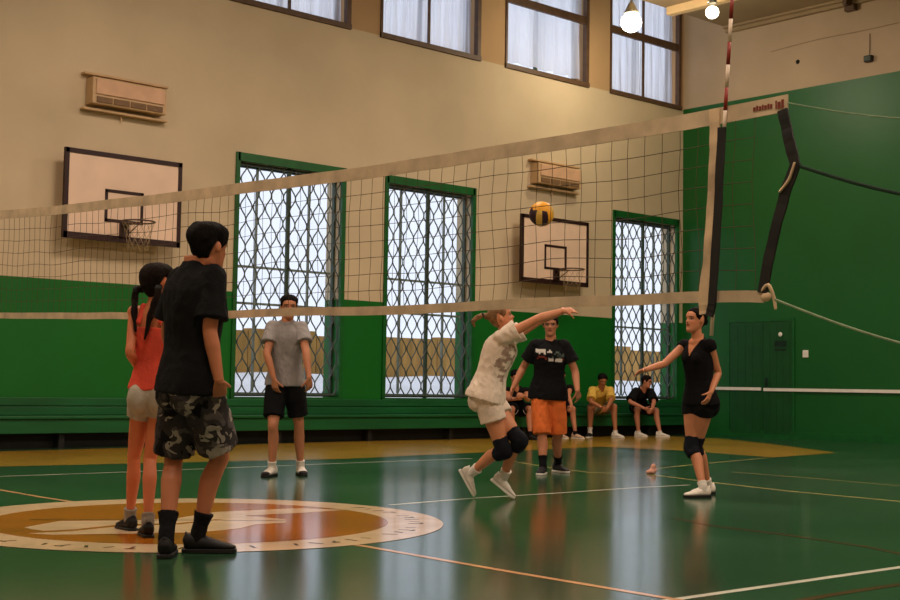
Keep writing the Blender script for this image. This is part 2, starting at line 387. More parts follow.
# high windows: brown frame, transom, pleated white curtains, glass
for wi, (x0, x1) in enumerate(UPPER):
    z0, z1 = UZ; xm = (x0+x1)/2
    root = empty('window_%d' % (wi+4), (xm, W, z0)); root['kind'] = 'structure'; O = V((xm, W, z0))
    f = MB(); t = .05; y0, y1 = W-.02, W+.08
    f.box((x0-.02, y0, z0-.05), (x0+t-.02, y1, z1)); f.box((x1-t, y0, z0-.05), (x1+.03, y1, z1)); f.box((x0-.02, y0-.02, z0-.05), (x1+.03, y1, z0+.035))
    f.box((x0, y0, z1-t), (x1, y1, z1))
    f.box((x0, y0+.03, 8.02), (x1, y1-.01, 8.17))
    f.build('window_frame', M_bframe, root, origin=O)
    s = MB(); yg = W+.33
    for xx in (x0+.04, xm, x1-.04): s.box((xx-.035, yg-.03, z0), (xx+.035, yg+.03, z1))
    s.build('sash', M_mull, root, origin=O)
    g = MB(); g.box((x0+.02, yg+.005, z0+.02), (x1-.02, yg+.011, z1-.02)); g.build('pane', M_glass, root, origin=O)
    def curtain(xa, xb, za, zb, seed, yc=W+.16):
        rnd = random.Random(seed); nx = 110; nz = 10; vs = []; fs = []
        ph = [rnd.uniform(0, 6) for _ in range(5)]
        for j in range(nz+1):
            for i in range(nx+1):
                u = i/nx; v = j/nz; x = xa+(xb-xa)*u; z = za+(zb-za)*v
                d = .022*math.sin(u*58+ph[0]+.5*math.sin(v*3+ph[1]))+.018*math.sin(u*33+ph[2]+v)+.008*math.sin(u*97+ph[3])
                vs.append((x+.01*math.sin(v*4+u*20), yc+d*(1.15-.35*v), z+.012*math.sin(u*30+ph[4])*(1-v)))
        for j in range(nz):
            for i in range(nx):
                a = j*(nx+1)+i; fs.append((a, a+1, a+nx+2, a+nx+1))
        c = MB(); c.add(vs, fs); return c
    gap = .13 if wi == 2 else .02
    if wi == 2: parts = [(x0+.03, x1-.04)]
    else: parts = [(x0+.03, xm-.012), (xm+.012, x1-.05)]
    for pi, (a, b_) in enumerate(parts):
        curtain(a, b_, z0+gap, 8.06, wi*7+pi).build('curtain', M_curt, root, smooth=True, origin=O)
        curtain(a, b_, 8.12, z1-.05, wi*7+pi+50).build('curtain', M_curt, root, smooth=True, origin=O)
    if wi != 2:
        s = MB(); s.box((xm-.02, W+.06, z0), (xm+.02, W+.10, z1)); s.build('mullion', M_bframe, root, origin=O)

# outside: snowy ground and an ochre garden wall seen through the low windows
M_snow = mat('snow', lin('#eef0f4'), rough=.9, var=.05, scale=1)
M_gwall = mat('ochre garden wall', lin('#b98d4c'), rough=.9, var=.3, scale=1.6, stretch=(3, 1, .6))
gs = MB(); vs = []; nx = 30; ny = 8
for j in range(ny+1):
    for i in range(nx+1):
        x = 0+i*1.6; y = W+TH+.05+j*1.0; vs.append((x, y, .3+.80*min(1, j/5)+.05*math.sin(x*1.3+j)))
gs.add(vs, [(j*(nx+1)+i, j*(nx+1)+i+1, (j+1)*(nx+1)+i+1, (j+1)*(nx+1)+i) for j in range(ny) for i in range(nx)])
tag(gs.build('snowy_ground', M_snow, smooth=True), kind='structure')
gw = MB()
for i in range(24): gw.box((2+i*1.8, 20.0, .5), (3.78+i*1.8, 20.2, 1.98+.05*((i*7) % 3)))
tag(gw.build('garden_wall', M_gwall), kind='structure')

# door in the right wall ------------------------------------------------
M_door = mat('dark green door paint', lin('#0a4a1c'), rough=.5, var=.15, scale=3)
M_dark = mat('dark plate', lin('#10281a'), rough=.4, var=.1, scale=9)
O = V((RW, 11.45, 0)); root = empty('door_1', O); root['kind'] = 'structure'
b = MB(); y0, y1, zt = 10.72, 12.18, 2.28
b.box((RW-.025, y0-.05, 0), (RW-.001, y0, zt+.05)); b.box((RW-.025, y1, 0), (RW-.001, y1+.05, zt+.05)); b.box((RW-.025, y0, zt), (RW-.001, y1, zt+.05))
b.build('door_frame', M_gframe, root, origin=O)
for a, c in ((y0+.01, 11.385), (11.395, y1-.01)):
    b = MB(); b.box((RW-.018, a, .01), (RW-.002, c, zt-.01))
    for k in range(4): b.box((RW-.022, a+.05+k*(c-a-.06)/4, .08), (RW-.017, a+.05+(k+.9)*(c-a-.06)/4, zt-.08))
    b.build('door_leaf', M_door, root, origin=O)
b = MB(); b.box((RW-.03, 10.85, 1.78), (RW-.02, 11.12, 1.90)); b.box((RW-.03, 10.85, 1.70), (RW-.02, 11.12, 1.74)); b.build('door_plate', M_dark, root, origin=O)
b = MB(); b.ell((RW-.035, 10.98, 2.02), (.015, .045, .045)); b.build('peephole', M_white, root, smooth=True, origin=O)
b = MB(); b.box((RW-.03, 11.28, 1.0), (RW-.02, 11.34, 1.18)); b.tube([((RW-.03, 11.31, 1.1), .009), ((RW-.08, 11.31, 1.1), .009), ((RW-.08, 11.2, 1.1), .009)], sub=1, n=8); b.build('door_handle', M_dark, root, origin=O)
# light switch, camera box, small sensor on the right wall
b = MB(); b.box((RW-.025, 10.37, 1.57), (RW-.001, 10.49, 1.71), 0, .006); b.box((RW-.035, 10.405, 1.60), (RW-.024, 10.455, 1.68), 0, .004)
tag(b.build('light_switch', M_white, origin=(RW, 10.43, 1.64)), 'small white light switch on the green wall to the right of the door', 'light switch')
O = V((RW, 9.05, 7.05)); M_blk = mat('black plastic', lin('#1c1512'), rough=.5, var=.15, scale=10)
t = empty('wall_speaker', O, 'black box hanging by a wire on the beige band high above the green wall', 'speaker')
b = MB(); b.box((RW-.10, 8.97, 7.06), (RW-.001, 9.13, 7.18), 0, .015); b.build('casing', M_blk, t, origin=O)
b = MB(); b.box((RW-.11, 8.985, 7.075), (RW-.099, 9.115, 7.165), 0, .005); b.build('speaker_grille', M_dark, t, origin=O)
b = MB(); b.tube([((RW-.02, 9.05, 7.17), .006), ((RW-.015, 9.045, 7.4), .006), ((RW-.02, 9.04, 7.6), .006)], n=6); b.build('wire', M_bframe, t, origin=O)
b = MB(); b.ell((RW-.02, 10.6, 7.34), (.03, .032, .035)); b.ell((RW-.004, 10.6, 7.34), (.01, .045, .045))
tag(b.build('wall_sensor', M_blk, smooth=True, origin=(RW, 10.6, 7.34)), 'small dark round sensor on the beige band above the door', 'sensor')
b = MB(); b.tube([((RW-.012, y, 7.72-.02*(y-8)+.02*math.sin(y*2)), .006) for y in np.linspace(-2, 11.2, 14)], n=6)
tag(b.build('conduit', mat('cable sleeve', lin('#9c8466'), rough=.9), origin=(RW, 8, 7.7)), 'thin pale cable running along the beige band of the right wall', 'cable')

# long low bench of green boards under the windows ---------------------------
M_bench = mat('green bench paint', lin('#155a2e'), rough=.42, var=.2, scale=2.5, stretch=(.4, 3, 3))
M_bdark = mat('dark feet timber and under-bench shade', lin('#15140f'), rough=.7, var=.2, scale=5)  # bench feet, and the shade painted into the gap below
O = V((6, 13.1, 0)); t = empty('plank_bench', O, 'long low green plank bench running along the foot of the windowed wall', 'bench')
XL, XR = -4., RW-.03
b = MB(); b.box((XL, 13.30, .565), (XR, 13.372, .675), 0, .008); b.build('backrest', M_bench, t, origin=O)
b = MB(); b.box((XL, 13.00, .395), (XR, 13.34, .435), 0, .008); b.build('seat', M_bench, t, origin=O)
b = MB(); b.box((XL, 13.30, .44), (XR, 13.372, .555), 0, .008); b.build('backrest', M_bench, t, origin=O)
b = MB(); b.box((XL, 13.03, .20), (XR, 13.07, .39), 0, .008); b.build('apron', M_bench, t, origin=O)
b = MB()
for k in range(12): b.box((XL+.3+k*1.78, 13.09, 0), (XL+.38+k*1.78, 13.34, .395))
b.box((XL, 13.25, 0), (XR, 13.36, .20)); b.build('bench_feet_and_shade', M_bdark, t, origin=O)  # full-length dark strip stands in for the shadow under the bench

# wall heaters ----------------------------------------------------------
M_case = mat('aged cream plastic', lin('#c4a37a'), rough=.5, var=.12, scale=4)
M_panel = mat('pinkish cream panel', lin('#d2a886'), rough=.45, var=.1, scale=4)
M_vent = mat('brown vent slot', lin('#7a5c3e'), rough=.6, var=.2, scale=10)
def heater(x0, z0, label):
    O = V((x0+.66, W, z0)); t = empty('air_conditioner', O, label, 'air conditioner', 'wall air conditioners')
    b = MB(); b.box((x0+.08, W-.22, z0+.08), (x0+1.25, W-.002, z0+.46), 0, .02); b.build('casing', M_case, t, origin=O)
    b = MB(); b.box((x0+.13, W-.24, z0+.22), (x0+1.20, W-.215, z0+.43), 0, .008); b.build('front_panel', M_panel, t, origin=O)
    b = MB()
    for k in range(4): b.box((x0+.14+k*.265, W-.235, z0+.105), (x0+.38+k*.265, W-.218, z0+.185))
    b.build('vent', M_vent, t, origin=O)
    for zz in (.50, .0):
        b = MB(); b.box((x0, W-.12, z0+zz), (x0+1.33, W-.002, z0+zz+.035), 0, .008); b.build('rail', M_case, t, origin=O)
    b = MB(); b.tube([((x0+.62, W-.05, z0), .012), ((x0+.62, W-.05, z0-.08), .012)], n=6, sub=1); b.build('drain_pipe', M_case, t, origin=O)
heater(3.70, 4.70, 'cream wall air conditioner high above the left basketball backboard')
heater(12.66, 4.62, 'cream wall air conditioner above the right basketball backboard, seen behind the net')

# basketball hoops ------------------------------------------------------
M_board = mat('cream backboard', lin('#e6c8b0'), rough=.5, var=.08, scale=2)
M_maroon = mat('dark maroon paint', lin('#2c0f10'), rough=.5, var=.12, scale=8)
M_rim = mat('brown iron rim', lin('#4c3426'), rough=.5, var=.2, scale=12)
M_cord = mat('pale hoop cord', lin('#a8906c'), rough=.9, var=.15, scale=20)
def hoop(xc, z0, label):
    yb = 13.10; O = V((xc, W, z0)); t = empty('basketball_hoop', O, label, 'basketball hoop', 'basketball hoops on the windowed wall')
    x0, x1, z1 = xc-.905, xc+.905, z0+1.22; e = .055
    b = MB(); b.box((x0, yb, z0), (x1, yb+.035, z1)); b.build('backboard', M_board, t, origin=O)
    b = MB(); y0, y1 = yb-.012, yb+.045
    b.box((x0-.005, y0, z0-.01), (x0+e, y1, z1+.01)); b.box((x1-e, y0, z0-.01), (x1+.005, y1, z1+.01)); b.box((x0, y0, z1-e), (x1, y1, z1+.01)); b.box((x0, y0, z0-.01), (x1, y1, z0+e+.02))
    b.build('border', M_maroon, t, origin=O)
    b = MB(); sx0, sx1, sz0, sz1 = xc-.30, xc+.30, z0+.26, z0+.72; w = .045
    b.box((sx0, yb-.006, sz0), (sx0+w, yb-.0005, sz1)); b.box((sx1-w, yb-.006, sz0), (sx1, yb-.0005, sz1)); b.box((sx0, yb-.006, sz1-w), (sx1, yb-.0005, sz1)); b.box((sx0, yb-.006, sz0), (sx1, yb-.0005, sz0+w))
    b.build('target_square', M_maroon, t, origin=O)
    b = MB(); b.box((xc-.07, yb-.05, z0+.06), (xc+.07, yb-.004, z0+.26), 0, .006); b.box((xc-.06, yb-.16, z0+.235), (xc+.06, yb-.03, z0+.26)); b.build('bracket', M_maroon, t, origin=O)
    cy = yb-.15-.27; zr = z0+.25
    b = MB(); b.loft([[V((xc+(.225+.011*math.cos(q))*math.cos(a), cy+(.225+.011*math.cos(q))*math.sin(a), zr+.011*math.sin(q))) for q in np.linspace(0, 2*math.pi, 9)[:-1]] for a in np.linspace(0, 2*math.pi, 41)[:-1]], closed=True)
    for sg in (-1, 1): b.tube([((xc+sg*.12, cy+.19, zr), .009), ((xc+sg*.05, yb-.03, z0+.10), .009)], n=6, sub=1)
    b.build('rim', M_rim, t, smooth=True, origin=O)
    b = MB(); n = 12
    for k in range(n):
        for sg in (-1, 1):
            pts = []
            for j in range(6):
                a = 2*math.pi*(k+sg*j*.5)/n; rad = .222-.085*math.sin(j/5*1.35); pts.append((V((xc+rad*math.cos(a), cy+rad*math.sin(a), zr-.40*j/5)), .0022))
            b.tube(pts, n=4, sub=1, caps=False)
    b.build('hoop_net', M_cord, t, origin=O)
    for sx in (-.5, .5):
        for zz in (.18, 1.0): b = MB(); b.tube([((xc+sx, yb+.03, z0+zz), .025), ((xc+sx, W-.002, z0+zz), .025)], n=8, sub=1, caps=False); b.build('wall_mount', M_maroon, t, origin=O)
    
hoop(4.285, 2.87, 'cream basketball backboard with hoop left of the windows, below the left air conditioner')
hoop(13.15, 2.84, 'cream basketball backboard with hoop between the second and third grilled windows')

# ceiling floodlights ----------------------------------------------------
M_lampg = mat('lit lamp glass', (1, .95, .8, 1), rough=.4, var=.02, emit=((1, .93, .76, 1), 18))
M_lampd = mat('dim lamp glass', (1, .95, .8, 1), rough=.4, var=.02, emit=((1, .9, .7, 1), 5))
M_metal = mat('grey lamp metal', lin('#8c8676'), rough=.35, metal=.6, var=.1, scale=12)
def flood(x, y, z, r, mglow, label):
    O = V((x, y, z)); t = empty('ceiling_lamp', O, label, 'lamp', 'ceiling lamps')
    def ringz(rad, zz): return [V((x+rad*math.cos(a), y+rad*math.sin(a), z+zz)) for a in np.linspace(0, 2*math.pi, 25)[:-1]]
    b = MB(); b.loft([ringz(r*.25, .34), ringz(r*.35, .30), ringz(r*.6, .20), ringz(r*.75, .14), ringz(r*.7, .14), ringz(r*.5, .19), ringz(r*.25, .27)]); b.build('lamp_shade', M_metal, t, smooth=True, origin=O)
    b = MB(); b.ell((x, y, z-.02), (r*1.0, r*1.0, r*.95)); b.build('lamp_glass', mglow, t, smooth=True, origin=O)
    b = MB(); b.tube([((x, y, z+.3), .025), ((x, y, HC-.002), .025)], n=8, sub=1, caps=False); b.build('hanger', M_metal, t, origin=O)
flood(13.51, 11.62, 7.58, .19, M_lampg, 'bright round ceiling lamp hanging in front of the rightmost high window')
flood(13.95, 10.15, 7.56, .12, M_lampd, 'smaller bell-shaped ceiling lamp beside the pale ceiling beam at the top of the antenna')

# ------------------------------------------------------------------ volleyball net
M_tape = mat('grubby cream net tape', lin('#cab495'), rough=.8, var=.22, scale=7)
M_wtape = mat('cream antenna strap', lin('#d2b692'), rough=.8, var=.25, scale=9)
M_string = mat('dark net string', lin('#4c3e2b'), rough=.9, var=.1, scale=20)
M_black = mat('black webbing', lin('#141210'), rough=.7, var=.15, scale=12)
M_rope = mat('pale green rope', lin('#7d9070'), rough=.9, var=.15, scale=20)
M_drope = mat('dark green rope', lin('#12301c'), rough=.9, var=.15, scale=20)
M_ink = mat('dull red print', lin('#7a2f22'), rough=.8, var=.1, scale=20)
top = sorted(BK['top'])+[[8.2, 2.37], [9.25, 2.40]]; bot = sorted(BK['bot'])+[[8.2, 1.47], [9.25, 1.48]]
ty, tz = [p[0] for p in top], [p[1] for p in top]; by, bz = [p[0] for p in bot], [p[1] for p in bot]
def sm(y, ys, zs): return sum(interp(y+d, ys, zs) for d in (-.3, -.15, 0, .15, .3))/5 if y > .4 else interp(y, ys, zs)
O = V((0, 4.3, 0)); net = empty('volleyball_net', O, 'long sagging volleyball net with cream tapes stretched across the court', 'net')
def strip(name, ys, zf, hw, m, th=.004):
    b = MB(); rings = []
    for y in ys:
        z = zf(y); k = .002*noise.noise((y*3, 0, z))
        rings.append([V((-th+k, y, z-hw)), V((th+k, y, z-hw)), V((th+k, y, z+hw)), V((-th+k, y, z+hw))])
    b.loft(rings); return b.build(name, m, net, origin=O)
strip('top_tape', np.linspace(-.56, 9.25, 120), lambda y: sm(y, ty, tz)+.004*noise.noise((y*2, 3, 1)), .036, M_tape)
strip('bottom_tape', np.linspace(-.445, 9.25, 120), lambda y: sm(y, by, bz)+.004*noise.noise((y*2, 9, 1)), .025, M_tape)
b = MB(); NR = 8; cols = []
for i in range(97):
    y = -.40+i*.1; cols.append([])
    for j in range(NR+1):
        zt, zb = sm(y, ty, tz)-.03, sm(y, by, bz)+.02; z = zt+(zb-zt)*j/NR
        jit = 0 if j in (0, NR) else .013
        yo = jit*noise.noise((y*1.7, z*3, 5))*2; zo = jit*noise.noise((y*2, z*2, 11))*1.6
        cols[-1].append(V((.006*noise.noise((y*2, z*4, 2)), y+yo, z+zo)))
def seg(a, c, r=.0017):
    d = (c-a).normalized(); u = d.cross(V((1, 0, 0))); u.normalize(); w = d.cross(u)
    o = [u*r, w*r, -u*r, -w*r]; b.add([a+k for k in o]+[c+k for k in o], [(0,1,5,4),(1,2,6,5),(2,3,7,6),(3,0,4,7)])
for i in range(97):
    for j in range(NR+1):
        if j < NR: seg(cols[i][j], cols[i][j+1])
        if i < 96 and 0 < j < NR: seg(cols[i][j], cols[i+1][j])
b.build('mesh', M_string, net, origin=O)
def ribbon(name, path, hw, m, x=0, th=.005, seed=0):
    """flat band in the net plane following (y,z) points"""
    b = MB(); P = [V((x, p[0], p[1])) for p in path]; Q = []
    for i in range(len(P)-1):
        for k in range(6): Q.append(P[i].lerp(P[i+1], k/6))
    Q.append(P[-1]); rings = []
    for i, q in enumerate(Q):
        t_ = (Q[min(i+1, len(Q)-1)]-Q[max(0, i-1)]).normalized(); s_ = V((0, -t_.z, t_.y)); w = hw*(1+.12*noise.noise((i*.5, seed, 0)))
        xo = V((.004*noise.noise((i*.4, seed, 3)), 0, 0))
        rings.append([q+s_*w+xo-V((th,0,0)), q+s_*w+xo+V((th,0,0)), q-s_*w+xo+V((th,0,0)), q-s_*w+xo-V((th,0,0))])
    b.loft(rings); return b.build(name, m, net, origin=O)
ribbon('antenna_strap', BK['strap'], .026, M_wtape, -.010, .005, 1)
ribbon('antenna_sleeve', [[p[0], p[1]-.02] for p in BK['black']], .019, M_black, -.034, .006, 2)
ribbon('side_border', BK['border'], .024, M_black, -.004, .005, 3)
b = MB(); kz = 1.317; b.ell((0, -.455, kz), (.014, .025, .02)); b.tube([((0, -.43, kz+.02), .008), ((-.01, -.47, kz+.05), .008), ((0, -.49, kz), .008), ((0, -.50, kz-.05), .006)], n=6); b.build('knot', M_wtape, net, smooth=True, origin=O)
b = MB(); b.tube([((-.012, -.60, 1.865), .006), ((-.014, -.575, 1.80), .007), ((-.012, -.53, 1.755), .006)], n=6); b.build('buckle', M_wtape, net, smooth=True, origin=O)
PY = -1.52
def rope(name, a, zend, m, r=.006):
    b = MB(); a = V(a); c = V((0, PY+.03, zend)); n = 10
    b.tube([(a.lerp(c, k/n)+V((0, 0, -.03*math.sin(math.pi*k/n))), r) for k in range(n+1)], n=6, sub=1); b.build(name, m, net, origin=O)
rope('top_rope', (0, -.556, 2.128), 1.93, M_rope, .003); rope('middle_rope', (0, -.60, 1.86), 1.60, M_drope, .008); rope('bottom_rope', (0, -.47, 1.315), 1.02, M_rope, .0055)
b = MB(); y = -.392
for k, w in enumerate((.012, .009, .012, .007, .012, .009, .01, .007, .014, .012)):
    h = .011 if k < 7 else .018
    if k == 7: y -= .012
    z = sm(y, ty, tz)
    b.box((-.0068, y-w, z-h), (-.0045, y, z+h*(.6+.4*(k % 2))))
    y -= w+.004
b.build('tape_print', M_ink, net, origin=O)
# red and white antenna beside the strap
O2 = V((0, -.24, 1.16)); ant = empty('net_antenna', O2, 'red and white striped antenna rod standing up from the right end of the net', 'antenna')
M_ared = mat('red antenna band', lin('#8e2a1e'), rough=.5, var=.1, scale=15); M_awh = mat('white antenna band', lin('#e0cdb8'), rough=.5, var=.08, scale=15)
A0, A1 = V((-.018, BK['ant'][2][0], BK['ant'][2][1])), V((-.018, -.303, 2.78)); L_ = (A1-A0).length; nb = int(L_/.1)
for k in range(nb+1):
    a = A0+(A1-A0)*min(1, (k*.1+(.08 if k else 0))/L_); c = A0+(A1-A0)*min(1, ((k+1)*.1+.08)/L_)
    if (c-a).length < .01: continue
    b = MB(); b.tube([(a, .0085), (c, .0085)], n=10, sub=1, caps=False); b.build('band', M_awh if k % 2 == 0 else M_ared, ant, smooth=True, origin=O2)
# posts beyond the picture's edges carry the net
M_post = mat('green painted steel post', lin('#1c5a34'), rough=.4, var=.12, scale=6)
for y, l in ((PY, 'green steel net post at the near end of the net'), (9.45, 'green steel net post at the far end of the net')):
    t = empty('net_post', (0, y, 0), l, 'post', 'net posts')
    b = MB(); b.tube([((0, y, .02), .038), ((0, y, 2.45), .038)], n=16, sub=1, caps=False); b.build('pole', M_post, t, smooth=True, origin=(0, y, 0))
    b = MB(); b.loft([[V((r_*math.cos(a), y+r_*math.sin(a), z)) for a in np.linspace(0, 2*math.pi, 25)[:-1]] for r_, z in ((.11, .004), (.11, .02), (.06, .035))]); b.build('base_plate', M_post, t, origin=(0, y, 0))
# two far ropes from the net to the far post
for z in (2.40, 1.48):
    b = MB(); b.tube([((0, 9.24, z), .006), ((0, 9.42, z), .006)], n=6, sub=1); b.build('tie_rope', M_rope, net, origin=O)

# ------------------------------------------------------------------ ball
def make_ball(c, r):
    M_y = mat('yellow ball leather', lin('#f2a81c'), rough=.5, var=.08, scale=8); M_p = mat('dark plum ball leather', lin('#2e1626'), rough=.5, var=.08, scale=8); M_t = mat('pale yellow ball leather', lin('#d8b050'), rough=.5, var=.08, scale=8)
    b = MB(); n = 12; rot = Matrix.Rotation(.25, 3, 'Z') @ Matrix.Rotation(.35, 3, 'X')
    fwd = (V((-4.69, -3.65, .92))-V(c)).normalized(); right = UP.cross(fwd).normalized(); up = fwd.cross(right)
    R = Matrix((right, fwd, up)).transposed() @ Matrix.Rotation(math.radians(-28), 3, 'X') @ Matrix.Rotation(math.radians(12), 3, 'Z')
    faces = [((1,0,0),(0,1,0),(0,0,1)), ((-1,0,0),(0,-1,0),(0,0,1)), ((0,1,0),(0,0,1),(1,0,0)), ((0,-1,0),(0,0,1),(-1,0,0)), ((0,0,1),(1,0,0),(0,1,0)), ((0,0,-1),(-1,0,0),(0,1,0))]
    for fi, (w, u, v) in enumerate(faces):
        w, u, v = V(w), V(u), V(v)
        for i in range(n):
            for j in range(n):
                def P(a, c_):
                    s_ = -1+2*a/n; t_ = -1+2*c_/n
                    return (R @ (w+u*math.tan(s_*math.pi/4)+v*math.tan(t_*math.pi/4)).normalized())
                k = (j if fi == 2 else i)*3//n; cols_ = {2: (1, 2, 1), 5: (0, 1, 0), 0: (0, 2, 0), 1: (1, 0, 0), 3: (0, 0, 2), 4: (0, 0, 0)}[fi]
                ss = []
                for a, c_ in ((i, j), (i+1, j), (i+1, j+1), (i, j+1)):
                    g = 1 - (.012 if (a % (n//3) == 0 or c_ in (0, n)) else 0); ss.append(V(c)+P(a, c_)*r*g)
                b.add(ss, [(0,1,2,3)], cols_[k])
    o = b.build('volleyball', [M_y, M_p, M_t], smooth=True, origin=c)
    bm = bmesh.new(); bm.from_mesh(o.data); bmesh.ops.remove_doubles(bm, verts=bm.verts[:], dist=.0005); bmesh.ops.recalc_face_normals(bm, faces=bm.faces[:]); bm.to_mesh(o.data); bm.free()
    return tag(o, 'yellow and dark plum volleyball in mid air above the net', 'ball')
make_ball((3.213, 3.939, 2.367), .105)

# crumpled cloth on the floor
M_cloth = mat('pale pink cloth', lin('#d8a08c'), rough=.9, var=.25, scale=14)
b = MB(); c = V((6.64, 5.52, .0))
b.ell(c+V((0, 0, .03)), (.055, .05, .035)); b.ell(c+V((.01, -.01, .065)), (.035, .03, .05)); b.ell(c+V((-.03, .02, .02)), (.045, .035, .022))
o = b.skin('cloth', M_cloth, None, c, voxel=.012, smooth=1, fold=lambda p: .010*noise.noise(p*28))
tag(o, 'small crumpled pale pink cloth lying on the green floor near the far right line', 'cloth')

